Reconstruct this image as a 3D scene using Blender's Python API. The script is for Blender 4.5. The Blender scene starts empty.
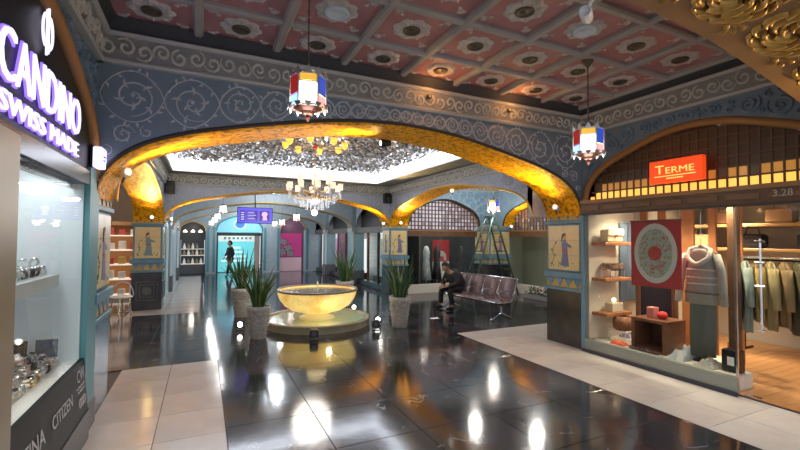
import bpy, math, random
import numpy as np
from mathutils import Vector, Matrix, noise
random.seed(7)
S = bpy.context.scene
COL = S.collection
PI = math.pi

# ------------------------------------------------------------------ camera
CAM_H = 1.75
F_PX, YAW, PITCH, ROLL = 414.5, 0.4435, 0.0309, 0.0058
fw = Vector((math.sin(YAW)*math.cos(PITCH), math.cos(YAW)*math.cos(PITCH), math.sin(PITCH)))
rt = Vector((math.cos(YAW), -math.sin(YAW), 0)); up = rt.cross(fw)
r2 = rt*math.cos(ROLL)+up*math.sin(ROLL); u2 = -rt*math.sin(ROLL)+up*math.cos(ROLL)
cam = bpy.data.cameras.new('camera'); cam_o = bpy.data.objects.new('camera', cam); COL.objects.link(cam_o)
cam.sensor_width = 36; cam.lens = 36*F_PX/800; cam.clip_start = .05
m = Matrix.Identity(4)
for i in range(3):
    m[i][0] = r2[i]; m[i][1] = u2[i]; m[i][2] = -fw[i]
m[2][3] = CAM_H
cam_o.matrix_world = m
S.camera = cam_o
# ------------------------------------------------------------------ world, exposure
S.view_settings.view_transform = 'Standard'; S.view_settings.look = 'None'
S.view_settings.gamma = 1; S.view_settings.use_curve_mapping = False
S.view_settings.exposure = 0.0
w = bpy.data.worlds.new('world'); S.world = w; w.use_nodes = True
w.node_tree.nodes['Background'].inputs[0].default_value = (.80, .88, 1, 1)
w.node_tree.nodes['Background'].inputs[1].default_value = 1.05

def light(kind, loc, energy, color=(1, 1, 1), size=.1, aim=None, parent=None, spot=70, blend=.5, sy=None, name='lamp_light'):
    l = bpy.data.lights.new(name, kind); l.energy = energy; l.color = color
    if kind == 'AREA':
        l.size = size
        if sy: l.shape = 'RECTANGLE'; l.size_y = sy
    else: l.shadow_soft_size = size
    if kind == 'SPOT': l.spot_size = math.radians(spot); l.spot_blend = blend
    o = bpy.data.objects.new(name, l); COL.objects.link(o); o.location = loc
    if aim is not None:
        o.rotation_euler = (Vector(aim)-Vector(loc)).to_track_quat('-Z', 'Y').to_euler()
    if parent: o.parent = parent
    return o

# ------------------------------------------------------------------ materials
MATS = {}
def mat(name, col, rough=.5, metal=0, emit=None, es=0, col2=None, nscale=4, bump=0, bscale=20, spec=.5, alpha=1, trans=0, ior=1.45, coat=0, detail=6, ramp=(.35, .65), bdetail=3):
    if name in MATS: return MATS[name]
    M = bpy.data.materials.new(name); M.use_nodes = True; nt = M.node_tree; b = nt.nodes['Principled BSDF']
    b.inputs['Base Color'].default_value = (*col, 1); b.inputs['Roughness'].default_value = rough
    b.inputs['Metallic'].default_value = metal; b.inputs['Specular IOR Level'].default_value = spec
    b.inputs['IOR'].default_value = ior; b.inputs['Alpha'].default_value = alpha
    b.inputs['Transmission Weight'].default_value = trans; b.inputs['Coat Weight'].default_value = coat
    if emit: b.inputs['Emission Color'].default_value = (*emit, 1); b.inputs['Emission Strength'].default_value = es
    if col2 or bump:
        tc = nt.nodes.new('ShaderNodeTexCoord')
    if col2:
        n = nt.nodes.new('ShaderNodeTexNoise'); n.inputs['Scale'].default_value = nscale; n.inputs['Detail'].default_value = detail
        nt.links.new(tc.outputs['Object'], n.inputs['Vector'])
        r = nt.nodes.new('ShaderNodeValToRGB'); r.color_ramp.elements[0].position = ramp[0]; r.color_ramp.elements[1].position = ramp[1]
        r.color_ramp.elements[0].color = (*col, 1); r.color_ramp.elements[1].color = (*col2, 1)
        nt.links.new(n.outputs['Fac'], r.inputs[0]); nt.links.new(r.outputs[0], b.inputs['Base Color'])
    if bump:
        n2 = nt.nodes.new('ShaderNodeTexNoise'); n2.inputs['Scale'].default_value = bscale; n2.inputs['Detail'].default_value = bdetail
        nt.links.new(tc.outputs['Object'], n2.inputs['Vector'])
        bp = nt.nodes.new('ShaderNodeBump'); bp.inputs['Strength'].default_value = bump; bp.inputs['Distance'].default_value = .02
        nt.links.new(n2.outputs['Fac'], bp.inputs['Height']); nt.links.new(bp.outputs[0], b.inputs['Normal'])
    MATS[name] = M
    return M

def glow(name, col, s):
    return mat(name, col, .4, emit=col, es=s)

def marble_dark():
    M = mat('dark_marble', (.016, .016, .021), .07, spec=.9, ior=1.75); nt = M.node_tree; b = nt.nodes['Principled BSDF']
    tc = nt.nodes.new('ShaderNodeTexCoord')
    geo = nt.nodes.new('ShaderNodeNewGeometry')
    oi = nt.nodes.new('ShaderNodeObjectInfo')
    nz = nt.nodes.new('ShaderNodeTexNoise'); nz.inputs['Scale'].default_value = 2.2; nz.inputs['Detail'].default_value = 5
    nt.links.new(geo.outputs['Position'], nz.inputs['Vector'])
    add = nt.nodes.new('ShaderNodeVectorMath'); add.operation = 'MULTIPLY_ADD'; add.inputs[1].default_value = (.8, .8, .8)
    nt.links.new(nz.outputs['Color'], add.inputs[0]); nt.links.new(geo.outputs['Position'], add.inputs[2])
    vo = nt.nodes.new('ShaderNodeTexVoronoi'); vo.feature = 'DISTANCE_TO_EDGE'; vo.inputs['Scale'].default_value = 1.9
    nt.links.new(add.outputs[0], vo.inputs['Vector'])
    r = nt.nodes.new('ShaderNodeValToRGB'); r.color_ramp.elements[0].position = 0; r.color_ramp.elements[1].position = .018
    r.color_ramp.elements[0].color = (1, 1, 1, 1); r.color_ramp.elements[1].color = (0, 0, 0, 1)
    nt.links.new(vo.outputs['Distance'], r.inputs[0])
    n3 = nt.nodes.new('ShaderNodeTexNoise'); n3.inputs['Scale'].default_value = 3.1; nt.links.new(geo.outputs['Position'], n3.inputs['Vector'])
    r3 = nt.nodes.new('ShaderNodeValToRGB'); r3.color_ramp.elements[0].position = .54; r3.color_ramp.elements[1].position = .68
    nt.links.new(n3.outputs['Fac'], r3.inputs[0])
    mul = nt.nodes.new('ShaderNodeMath'); mul.operation = 'MULTIPLY'
    nt.links.new(r.outputs[0], mul.inputs[0]); nt.links.new(r3.outputs[0], mul.inputs[1])
    n4 = nt.nodes.new('ShaderNodeTexNoise'); n4.inputs['Scale'].default_value = 1.4; n4.inputs['Detail'].default_value = 8; nt.links.new(geo.outputs['Position'], n4.inputs['Vector'])
    r4 = nt.nodes.new('ShaderNodeValToRGB'); r4.color_ramp.elements[0].position = .42; r4.color_ramp.elements[1].position = .7
    r4.color_ramp.elements[0].color = (.020, .020, .026, 1); r4.color_ramp.elements[1].color = (.075, .070, .078, 1)
    nt.links.new(n4.outputs['Fac'], r4.inputs[0])
    mx = nt.nodes.new('ShaderNodeMix'); mx.data_type = 'RGBA'
    nt.links.new(mul.outputs[0], mx.inputs[0]); nt.links.new(r4.outputs[0], mx.inputs[6]); mx.inputs[7].default_value = (.42, .42, .46, 1)
    nt.links.new(mx.outputs[2], b.inputs['Base Color'])
    n5 = nt.nodes.new('ShaderNodeTexNoise'); n5.inputs['Scale'].default_value = 1.1; nt.links.new(geo.outputs['Position'], n5.inputs['Vector'])
    mr = nt.nodes.new('ShaderNodeMapRange'); mr.inputs[3].default_value = .06; mr.inputs[4].default_value = .17
    nt.links.new(n5.outputs['Fac'], mr.inputs[0]); nt.links.new(mr.outputs[0], b.inputs['Roughness'])
    n6 = nt.nodes.new('ShaderNodeTexNoise'); n6.inputs['Scale'].default_value = 3.5; nt.links.new(geo.outputs['Position'], n6.inputs['Vector'])
    bp = nt.nodes.new('ShaderNodeBump'); bp.inputs['Strength'].default_value = .05; bp.inputs['Distance'].default_value = .02
    nt.links.new(n6.outputs['Fac'], bp.inputs['Height']); nt.links.new(bp.outputs[0], b.inputs['Normal'])
    return M

DARK = marble_dark()
WHITE_MARBLE = mat('white_marble', (.62, .585, .56), .16, col2=(.78, .75, .72), nscale=1.6, spec=.5)
GROUT = mat('grout', (.05, .05, .055), .5)
WOODFLOOR = mat('wood_floor', (.50, .23, .09), .3, col2=(.62, .32, .13), nscale=3)
BLUEWALL = mat('blue_plaster', (.18, .235, .29), .6, col2=(.21, .265, .32), nscale=3, bump=.2, bscale=30)
LILAC = mat('lilac_plaster', (.46, .50, .60), .6, col2=(.37, .42, .52), nscale=14, bump=.5, bscale=28)
SCROLL = mat('pale_scroll', (.52, .53, .545), .6)
SCROLLBLUE = mat('blue_scroll', (.15, .23, .31), .35, col2=(.22, .31, .39), nscale=8)
FRIEZE = mat('grey_frieze', (.31, .31, .29), .55, col2=(.25, .25, .24), nscale=5)
FRIEZE_HI = mat('grey_frieze_relief', (.60, .59, .52), .5)
MOULD = mat('grey_moulding', (.46, .46, .44), .5)
RECESS = mat('dark_recess', (.055, .058, .065), .7)
BEAM = mat('grey_beam', (.36, .35, .335), .55, col2=(.42, .41, .39), nscale=3)
PINK = mat('pink_coffer', (.40, .185, .195), .6, col2=(.50, .25, .25), nscale=2.5)
ROSE = mat('plaster_rosette', (.56, .52, .49), .55)
BRONZE = mat('bronze_medallion', (.13, .115, .085), .35, metal=.5)
GOLD = mat('gold_leaf', (.40, .15, .004), .42, metal=.0, col2=(.95, .48, .010), nscale=18, bump=.9, bscale=45, detail=10, ramp=(.36, .54), spec=.18)
GOLDDARK = mat('aged_gold_carving', (.46, .24, .05), .36, metal=.35, col2=(.60, .36, .09), nscale=6)
GOLDPLAIN = mat('ochre_plaster', (.25, .135, .055), .5, col2=(.31, .17, .07), nscale=3)
TRIMDARK = mat('dark_trim', (.05, .04, .035), .5)
TURQ = mat('turquoise_paint', (.10, .29, .33), .4)
BLUEPAINT = mat('blue_paint', (.13, .27, .38), .45, col2=(.17, .31, .41), nscale=6)
YELLOW = mat('ochre_tile', (.62, .42, .11), .4)
CREAM = mat('cream_tile', (.70, .56, .25), .3, col2=(.76, .64, .34), nscale=5)
STONE = mat('dark_stone', (.030, .030, .034), .22, col2=(.055, .05, .05), nscale=4, spec=.6)
STONECARVE = mat('carved_stone', (.14, .14, .145), .5)
BROWN = mat('brown_wood', (.115, .055, .028), .45, col2=(.16, .08, .04), nscale=6)
BROWNLT = mat('amber_wood', (.33, .16, .055), .4)
BLACK = mat('black_paint', (.008, .008, .01), .3)
BLACKGLOSS = mat('black_gloss', (.01, .009, .014), .12)
def glass_mat(name, tint=(1, 1, 1)):
    M = bpy.data.materials.new(name); M.use_nodes = True; nt = M.node_tree; nt.nodes.remove(nt.nodes['Principled BSDF'])
    out = nt.nodes['Material Output']; tr = nt.nodes.new('ShaderNodeBsdfTransparent'); tr.inputs[0].default_value = (*tint, 1)
    gl = nt.nodes.new('ShaderNodeBsdfGlossy'); gl.inputs['Roughness'].default_value = .02
    lw = nt.nodes.new('ShaderNodeLayerWeight'); pw = nt.nodes.new('ShaderNodeMath'); pw.operation = 'POWER'; pw.inputs[1].default_value = 5
    fr_ = nt.nodes.new('ShaderNodeMath'); fr_.operation = 'MULTIPLY_ADD'; fr_.inputs[1].default_value = .35; fr_.inputs[2].default_value = .015
    nt.links.new(lw.outputs['Facing'], pw.inputs[0]); nt.links.new(pw.outputs[0], fr_.inputs[0])
    mx = nt.nodes.new('ShaderNodeMixShader'); nt.links.new(fr_.outputs[0], mx.inputs[0]); nt.links.new(tr.outputs[0], mx.inputs[1]); nt.links.new(gl.outputs[0], mx.inputs[2])
    nt.links.new(mx.outputs[0], out.inputs[0]); MATS[name] = M
    return M
GLASS = glass_mat('clear_glass', (.96, .98, .97))
CHROME = mat('chrome', (.75, .75, .77), .15, metal=1)
SILVER = mat('aged_silver', (.55, .56, .55), .3, metal=.8)
WHITE = mat('white_panel', (.78, .78, .76), .5)
OFFWHITE = mat('ivory_panel', (.70, .66, .58), .5)

# ------------------------------------------------------------------ mesh builder
class MB:
    def __init__(s): s.v = []; s.f = []
    def add(s, vs, fs):
        n = len(s.v); s.v += [tuple(v) for v in vs]; s.f += [tuple(i+n for i in f) for f in fs]; return s
    def box(s, a, b):
        x0, y0, z0 = a; x1, y1, z1 = b
        if x0 > x1: x0, x1 = x1, x0
        if y0 > y1: y0, y1 = y1, y0
        if z0 > z1: z0, z1 = z1, z0
        return s.add([(x0, y0, z0), (x1, y0, z0), (x1, y1, z0), (x0, y1, z0), (x0, y0, z1), (x1, y0, z1), (x1, y1, z1), (x0, y1, z1)],
                     [(0, 3, 2, 1), (4, 5, 6, 7), (0, 1, 5, 4), (1, 2, 6, 5), (2, 3, 7, 6), (3, 0, 4, 7)])
    def cbox(s, a, b, c=.01):
        # box with its top and bottom edges chamfered
        x0, y0, z0 = a; x1, y1, z1 = b
        vs = []
        for z, d in ((z0, c), (z0+c, 0), (z1-c, 0), (z1, c)):
            vs += [(x0+d, y0+d, z), (x1-d, y0+d, z), (x1-d, y1-d, z), (x0+d, y1-d, z)]
        fs = [(3, 2, 1, 0), (12, 13, 14, 15)]
        for k in range(3):
            for i in range(4):
                j = (i+1) % 4; fs.append((4*k+i, 4*k+j, 4*k+4+j, 4*k+4+i))
        return s.add(vs, fs)
    def lathe(s, prof, n=24, c=(0, 0, 0), cap=True):
        vs = []
        for r, z in prof:
            for i in range(n):
                a = 2*PI*i/n; vs.append((c[0]+r*math.cos(a), c[1]+r*math.sin(a), c[2]+z))
        fs = []
        for k in range(len(prof)-1):
            for i in range(n):
                j = (i+1) % n; fs.append((k*n+i, k*n+j, (k+1)*n+j, (k+1)*n+i))
        if cap:
            fs.append(tuple(range(n-1, -1, -1))); fs.append(tuple(range((len(prof)-1)*n, len(prof)*n)))
        return s.add(vs, fs)
    def tube(s, pts, r, n=8, closed=False):
        pts = [Vector(p) for p in pts]; N = len(pts)
        rr = r if isinstance(r, (list, tuple)) else [r]*N
        vs = []; ref = None
        for i, p in enumerate(pts):
            if closed: t = pts[(i+1) % N]-pts[i-1]
            else: t = pts[min(i+1, N-1)]-pts[max(i-1, 0)]
            t.normalize()
            if ref is None: ref = Vector((0, 0, 1)) if abs(t.z) < .9 else Vector((1, 0, 0))
            a = t.cross(ref)
            if a.length < 1e-4: a = t.cross(Vector((0, 1, .3)))
            a.normalize(); b = a.cross(t); ref = b
            for k in range(n):
                q = 2*PI*k/n; vs.append(p+rr[i]*(a*math.cos(q)+b*math.sin(q)))
        fs = []
        for i in range(N if closed else N-1):
            i2 = (i+1) % N
            for k in range(n):
                k2 = (k+1) % n; fs.append((i*n+k, i*n+k2, i2*n+k2, i2*n+k))
        if not closed: fs += [tuple(range(n-1, -1, -1)), tuple(range((N-1)*n, N*n))]
        return s.add(vs, fs)
    def prism(s, pts, fn0, fn1):
        n = len(pts); vs = [fn0(p) for p in pts]+[fn1(p) for p in pts]
        fs = [tuple(range(n)), tuple(range(2*n-1, n-1, -1))]+[(i, i+n, (i+1) % n+n, (i+1) % n) for i in range(n)]
        return s.add(vs, fs)
    def ball(s, c, r, n=10, sz=1):
        prof = [(max(r*math.sin(PI*k/n), 1e-4), -r*sz*math.cos(PI*k/n)) for k in range(n+1)]
        return s.lathe(prof, n+2, c)
    def ribbon(s, pts, wd, h, fn):
        # ridge-shaped ribbon along 2D pts on a surface; fn(u, v, depth) gives the 3D point
        N = len(pts); vs = []
        for i in range(N):
            x0, y0 = pts[max(i-1, 0)]; x1, y1 = pts[min(i+1, N-1)]
            L = math.hypot(x1-x0, y1-y0) or 1; nx, ny = -(y1-y0)/L, (x1-x0)/L
            k = wd*(.35+.65*min(1, 3*min(i, N-1-i)/N+.15)) if N > 3 else wd
            u, v = pts[i]
            vs += [fn(u+nx*k/2, v+ny*k/2, 0), fn(u+nx*k*.22, v+ny*k*.22, h), fn(u-nx*k*.22, v-ny*k*.22, h), fn(u-nx*k/2, v-ny*k/2, 0)]
        fs = []
        for i in range(N-1):
            for k in range(3): fs.append((4*i+k, 4*i+k+1, 4*i+5+k, 4*i+4+k))
        return s.add(vs, fs)
    def leafshape(s, u, v, ang, L, W, h, fn):
        c, sn = math.cos(ang), math.sin(ang)
        P = lambda a, b, d: fn(u+a*c-b*sn, v+a*sn+b*c, d)
        return s.add([P(0, 0, 0), P(L*.45, W/2, 0), P(L, 0, 0), P(L*.45, -W/2, 0), P(L*.45, 0, h)],
                     [(0, 4, 1), (1, 4, 2), (2, 4, 3), (3, 4, 0)])
    def mesh(s, name, material=None, smooth=False):
        me = bpy.data.meshes.new(name); me.from_pydata(s.v, [], s.f); me.update()
        import bmesh as _b
        bm = _b.new(); bm.from_mesh(me); _b.ops.recalc_face_normals(bm, faces=bm.faces); bm.to_mesh(me); bm.free()
        if material: me.materials.append(material)
        if smooth:
            for p in me.polygons: p.use_smooth = True
        return me

def link(name, data, parent=None, loc=(0, 0, 0), rot=(0, 0, 0), scale=None):
    o = bpy.data.objects.new(name, data); COL.objects.link(o); o.location = loc; o.rotation_euler = rot
    if scale is not None: o.scale = (scale,)*3 if isinstance(scale, (int, float)) else scale
    if parent: o.parent = parent
    return o
def obj(name, mb, material, parent=None, loc=(0, 0, 0), rot=(0, 0, 0), smooth=False):
    return link(name, mb.mesh(name, material, smooth), parent, loc, rot)
def tag(o, label, cat, group=None, kind=None):
    o['label'] = label; o['category'] = cat
    if group: o['group'] = group
    if kind: o['kind'] = kind
    return o
def thing(name, label, cat, loc=(0, 0, 0), rz=0, group=None, kind=None):
    return tag(link(name, None, None, loc, (0, 0, rz)), label, cat, group, kind)
def copy_tree(o, parent=None, kids=None):
    c = o.copy(); COL.objects.link(c); c.parent = parent
    for ch in list(o.children): copy_tree(ch, c)
    return c
def stuff(o): o['kind'] = 'stuff'; return o
def text(body, size, material, parent, loc, rot, ext=.004, align='CENTER', name='lettering', sx=1, bold=0, width=None):
    cu = bpy.data.curves.new(name, 'FONT'); cu.body = body; cu.size = size; cu.extrude = ext; cu.align_x = align; cu.align_y = 'CENTER'; cu.offset = bold
    cu.resolution_u = 3
    t = bpy.data.objects.new(name, cu); COL.objects.link(t)
    dg = bpy.context.evaluated_depsgraph_get(); dg.update()
    me = bpy.data.meshes.new_from_object(t.evaluated_get(dg)); bpy.data.objects.remove(t)
    me.materials.clear(); me.materials.append(material)
    if width:
        xs = [v.co.x for v in me.vertices]; sx = width/(max(xs)-min(xs))
    for v in me.vertices: v.co.x *= sx
    # every letter becomes a part of its own
    n = len(me.vertices); par = list(range(n))
    def find(a):
        while par[a] != a: par[a] = par[par[a]]; a = par[a]
        return a
    for e in me.edges:
        a, b = find(e.vertices[0]), find(e.vertices[1])
        if a != b: par[a] = b
    # front, back and sides of a letter are separate shells: join shells that overlap along x
    comp = {}
    for i in range(n): comp.setdefault(find(i), []).append(i)
    spans = sorted(([min(me.vertices[i].co.x for i in c), max(me.vertices[i].co.x for i in c), list(c)] for c in comp.values()), key=lambda q: q[0])
    groups = []
    for sp in spans:
        if groups and sp[0] < groups[-1][1]-.35*(groups[-1][1]-groups[-1][0]): groups[-1][1] = max(groups[-1][1], sp[1]); groups[-1][2] += sp[2]
        else: groups.append(sp)
    owner = {i: k for k, g in enumerate(groups) for i in g[2]}
    for k, g in enumerate(groups):
        idx = {i: j for j, i in enumerate(g[2])}
        m2 = bpy.data.meshes.new(name); m2.from_pydata([me.vertices[i].co[:] for i in g[2]], [], [tuple(idx[i] for i in p.vertices) for p in me.polygons if owner[p.vertices[0]] == k])
        m2.update(); m2.materials.append(material)
        link(name, m2, parent, loc, rot)

# rotation that makes text stand on a wall: facing +X, -X, -Y
FACE_PX = (PI/2, 0, PI/2); FACE_NX = (PI/2, 0, -PI/2); FACE_NY = (PI/2, 0, 0)

# ------------------------------------------------------------------ arches
PROF = [(0, 1), (.10, .99), (.19, .97), (.31, .925), (.47, .835), (.63, .73), (.755, .635), (.85, .53), (.91, .43), (.96, .295), (.99, .14), (1, 0)]
def arch_h(t):
    t = min(abs(t), 1)
    for (a, b), (c, d) in zip(PROF, PROF[1:]):
        if t <= c: return b+(d-b)*(t-a)/(c-a)
    return 0
def arch_curve(a0, a1, z0, rise, sub=3):
    cx, hw = (a0+a1)/2, (a1-a0)/2
    ts = []
    P = PROF
    for i in range(len(P)-1):
        p0 = P[max(i-1, 0)] if i > 0 else (-P[1][0], P[1][1]); p1, p2 = P[i], P[i+1]; p3 = P[min(i+2, len(P)-1)]
        for k in range(sub):
            t = k/sub
            q = [.5*((2*p1[j])+(-p0[j]+p2[j])*t+(2*p0[j]-5*p1[j]+4*p2[j]-p3[j])*t*t+(-p0[j]+3*p1[j]-3*p2[j]+p3[j])*t**3) for j in (0, 1)]
            ts.append((min(q[0], 1), max(q[1], 0)))
    ts.append((1, 0))
    right = [(cx+t*hw, z0+h*rise) for t, h in ts]
    left = [(2*cx-x, z) for x, z in right[:0:-1]]
    return left+right
def arch_wall_mb(axis, a0, a1, c0, c1, z0, rise, ztop, curve=None):
    cv = curve or arch_curve(a0, a1, z0, rise); mb = MB()
    P = (lambda a, c, z: (a, c, z)) if axis == 'x' else (lambda a, c, z: (c, a, z))
    n = len(cv)
    vs = []
    for c in (c0, c1):
        vs += [P(x, c, z) for x, z in cv]+[P(x, c, ztop) for x, z in cv]
    fs = []
    for k in (0, 2*n):
        for i in range(n-1): fs.append((k+i, k+i+1, k+n+i+1, k+n+i))
    for i in range(n-1): fs.append((n+i, n+i+1, 3*n+i+1, 3*n+i))
    fs += [(0, n, 3*n, 2*n), (n-1, 2*n-1, 4*n-1, 3*n-1)]
    return mb.add(vs, fs)
def soffit_mb(axis, a0, a1, c0, c1, z0, rise, thick=.03, dens=.035, amp=.010, carve=None):
    cv = arch_curve(a0, a1, z0, rise, 6)
    # resample evenly
    d = [0]
    for p, q in zip(cv, cv[1:]): d.append(d[-1]+math.dist(p, q))
    N = int(d[-1]/dens); M = max(6, int((c1-c0)/dens))
    mb = MB(); P = (lambda a, c, z: (a, c, z)) if axis == 'x' else (lambda a, c, z: (c, a, z))
    xs = np.interp(np.linspace(0, d[-1], N+1), d, [p[0] for p in cv]); zs = np.interp(np.linspace(0, d[-1], N+1), d, [p[1] for p in cv])
    vs = []
    for i in range(N+1):
        x0, z0_ = xs[max(i-1, 0)], zs[max(i-1, 0)]; x1, z1_ = xs[min(i+1, N)], zs[min(i+1, N)]
        L = math.hypot(x1-x0, z1_-z0_); nx, nz = (z1_-z0_)/L, -(x1-x0)/L
        s = d[-1]*i/N
        for k in range(M+1):
            c = c0+(c1-c0)*k/M
            if carve: h = carve(s, c-c0, c1-c0)
            else: h = amp*(noise.noise((s*9, c*9, a0))+.7*noise.noise((s*22, c*22, a1)))
            h += thick*.5
            if k in (0, M): h = 0
            vs.append(P(xs[i]+nx*h, c, zs[i]+nz*h))
    fs = [(i*(M+1)+k, i*(M+1)+k+1, (i+1)*(M+1)+k+1, (i+1)*(M+1)+k) for i in range(N) for k in range(M)]
    return mb.add(vs, fs)
def arch_trim_mb(axis, a0, a1, c, z0, rise, r=.022, off=.02):
    cv = arch_curve(a0, a1, z0, rise)
    P = (lambda a, z: (a, c, z)) if axis == 'x' else (lambda a, z: (c, a, z))
    return MB().tube([P(x, z+off) for x, z in cv], r, 6)

def pack_circles(inside, u0, u1, v0, v1, rmin, rmax, seed, gap=.012):
    rng = random.Random(seed); step = .02
    us = np.arange(u0-.1, u1+.1, step); vs = np.arange(v0-.1, v1+.1, step)
    out = np.array([(u, v) for u in us for v in vs if not inside(u, v)])
    cs = []
    cand = [(rng.uniform(u0, u1), rng.uniform(v0, v1)) for _ in range(2600)]
    cand = [c for c in cand if inside(*c)]
    dist = [float(np.sqrt(((out-np.array(c))**2).sum(1).min()))-.01 for c in cand]
    target = rmax
    while target > rmin:
        for c, d0 in zip(cand, dist):
            r = min(d0, rmax)
            if r < target*.8: continue
            for (x, y, q) in cs:
                r = min(r, math.hypot(c[0]-x, c[1]-y)-q-gap)
                if r < target*.8: break
            if r >= target*.8 and r >= rmin: cs.append((c[0], c[1], min(r, target*1.05)))
        target *= .82
    return cs
def scroll_mb(circles, fn, wd, h, seed=1, turns=1.55):
    rng = random.Random(seed); mb = MB()
    for (u, v, r) in circles:
        sgn = rng.choice((-1, 1)); a0 = rng.uniform(0, 2*PI)
        k = turns if r > .07 else turns*.7
        n = int(14*k+6); pts = []
        for i in range(n+1):
            t = i/n; q = a0+sgn*t*k*2*PI; rad = r*(1.02-.80*t**.85)
            pts.append((u+rad*math.cos(q), v+rad*math.sin(q)))
        mb.ribbon(pts, wd*min(1, .55+r*3), h, fn)
        mb.leafshape(pts[-1][0], pts[-1][1], a0, r*.28, r*.24, h*1.4, fn)
        for i in range(3, n-3, 4):
            t = i/n; q = a0+sgn*t*k*2*PI; rad = r*(1.02-.80*t**.85)
            for da, l in ((-.75, .30), (PI+.5, .20)):
                mb.leafshape(pts[i][0], pts[i][1], q+da*sgn, r*l*1.2, r*l*.55, h, fn)
    return mb

# ================================================================== STRUCTURE
XL, XR = -.926, 5.44
YA0, YA1 = 4.71, 5.46          # arch between the coffered bay and the fountain bay
YB0, YB1 = 11.5, 12.1          # arch behind the fountain
YN0, YN1 = .90, 1.62           # arch over the camera's end of the coffered bay
XR2 = 5.12                     # corridor side planes
XL2 = -.87
ZC2 = 3.30                     # fountain bay ceiling

# ---------------------------------------------------------------- floor with its tiles
floor = tag(obj('floor', MB().box((-6, -2, -.2), (13, 25, -.012)), GROUT), 'polished dark marble floor with pale marble borders', 'floor', kind='structure')
XM0, XM1, YM = .22, 4.26, 6.5
def tile_field(x0, x1, y0, y1, nx, ny, material, name, gap=.003):
    sx, sy = (x1-x0)/nx, (y1-y0)/ny
    me = MB().cbox((gap, gap, -.012), (sx-gap, sy-gap, 0), .0015).mesh(name, material)
    for i in range(nx):
        for j in range(ny): link(name, me, floor, (x0+i*sx, y0+j*sy, 0))
tile_field(XL, XM0, -1.3, YM, 2, 13, WHITE_MARBLE, 'pale_tile')
tile_field(XM1, XR+1.1, -1.3, YM, 4, 13, WHITE_MARBLE, 'pale_tile')
tile_field(XM0, XM1, -1.3, YM, 5, 10, DARK, 'dark_tile')
tile_field(XL-.6, XR+.9, YM, 10.75, 10, 6, DARK, 'dark_tile')
tile_field(-1.5, -.04, 10.75, 20.4, 2, 14, WHITE_MARBLE, 'pale_tile')
tile_field(-.04, 5.12, 10.75, 21.6, 7, 15, DARK, 'dark_tile')
tile_field(XR+.9, 9.3, YM, 11.9, 4, 7, DARK, 'dark_tile')
tile_field(-4.7, XL-.6, 4.0, 13, 4, 12, DARK, 'dark_tile')
tile_field(5.12, XR+.9, 10.75, 11.9, 2, 2, DARK, 'dark_tile')

# ---------------------------------------------------------------- coffered ceiling over the first bay
ceiling = tag(obj('ceiling', MB().box((XL-.3, YN1-1, 4.0), (XR+.3, YA0+.3, 4.1)), RECESS), 'coffered ceiling of pink panels between grey beams', 'ceiling', kind='structure')
CX = [-.84+.7625*k for k in range(9)]; CY = [1.70, 2.47, 3.23, 3.98, 4.66]
ZB = 3.755
beam_y = MB().add([(-.046, 0, .12), (-.046, 0, .022), (-.026, 0, 0), (.026, 0, 0), (.046, 0, .022), (.046, 0, .12), (-.046, 3.2, .12), (-.046, 3.2, .022), (-.026, 3.2, 0), (.026, 3.2, 0), (.046, 3.2, .022), (.046, 3.2, .12)],
                  [(i, i+1, i+7, i+6) for i in range(5)]+[(0, 1, 2, 3, 4, 5), (11, 10, 9, 8, 7, 6)]).mesh('beam', BEAM)
for x in CX: link('beam', beam_y, ceiling, (x, 1.48, ZB))
bx_l = CX[-1]-CX[0]+.3
beam_x = MB().add([(q, y, z) for q in (0, bx_l) for y, z in ((-.042, .12), (-.042, .028), (-.024, .008), (.024, .008), (.042, .028), (.042, .12))],
                  [(i, i+1, i+7, i+6) for i in range(5)]+[(0, 1, 2, 3, 4, 5), (11, 10, 9, 8, 7, 6)]).mesh('beam', BEAM)
for y in CY: link('beam', beam_x, ceiling, (CX[0]-.15, y, ZB))
def rosette_mb(r):
    mb = MB(); n = 8; ring = []
    N = 48
    for k in range(N):
        a = 2*PI*k/N; rr = r*(.86+.14*abs(math.cos(n*a/2))); ring.append((a, rr))
    vs = [(rr*math.cos(a), rr*math.sin(a), 0) for a, rr in ring]+[(rr*.86*math.cos(a), rr*.86*math.sin(a), -.018) for a, rr in ring]+[(r*.52*math.cos(a), r*.52*math.sin(a), -.010) for a, rr in ring]
    fs = [(i, (i+1) % N, N+(i+1) % N, N+i) for i in range(N)]+[(N+i, N+(i+1) % N, 2*N+(i+1) % N, 2*N+i) for i in range(N)]+[tuple(range(2*N, 3*N))]
    mb.add(vs, fs)
    for k in range(n):
        a = 2*PI*k/n
        mb.leafshape(r*.5*math.cos(a), r*.5*math.sin(a), a, r*.5, r*.26, .016, lambda u, v, d: (u, v, -.017-d))
    return mb
ROS = rosette_mb(.20).mesh('rosette', ROSE)
MED = MB().lathe([(.088, -.008), (.086, -.026), (.076, -.030), (.068, -.018), (.03, -.016), (.012, -.03)], 24).mesh('medallion', BRONZE, True)
MEDL = MB().lathe([(.115, -.008), (.112, -.034), (.095, -.04), (.085, -.03), (.0001, -.03)], 24).mesh('downlight_glass', mat('opal_glass', (.42, .46, .50), .2, emit=(.8, .9, 1), es=.06), True)
def corner_mb(w, d):
    mb = MB()
    for sx in (-1, 1):
        for sy in (-1, 1):
            for k in range(4):
                a = math.atan2(-sy, -sx)+(k-1.5)*.55
                mb.leafshape(sx*w, sy*d, a, .085 if k in (1, 2) else .07, .045, .012, lambda u, v, q: (u, v, -.004-q))
            mb.leafshape(sx*(w-.05), sy*(d-.05), math.atan2(-sy, -sx), .06, .05, .014, lambda u, v, q: (u, v, -.006-q))
    return mb
downlights = [(2, 2), (5, 1), (1, 0), (5, 0)]
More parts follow.
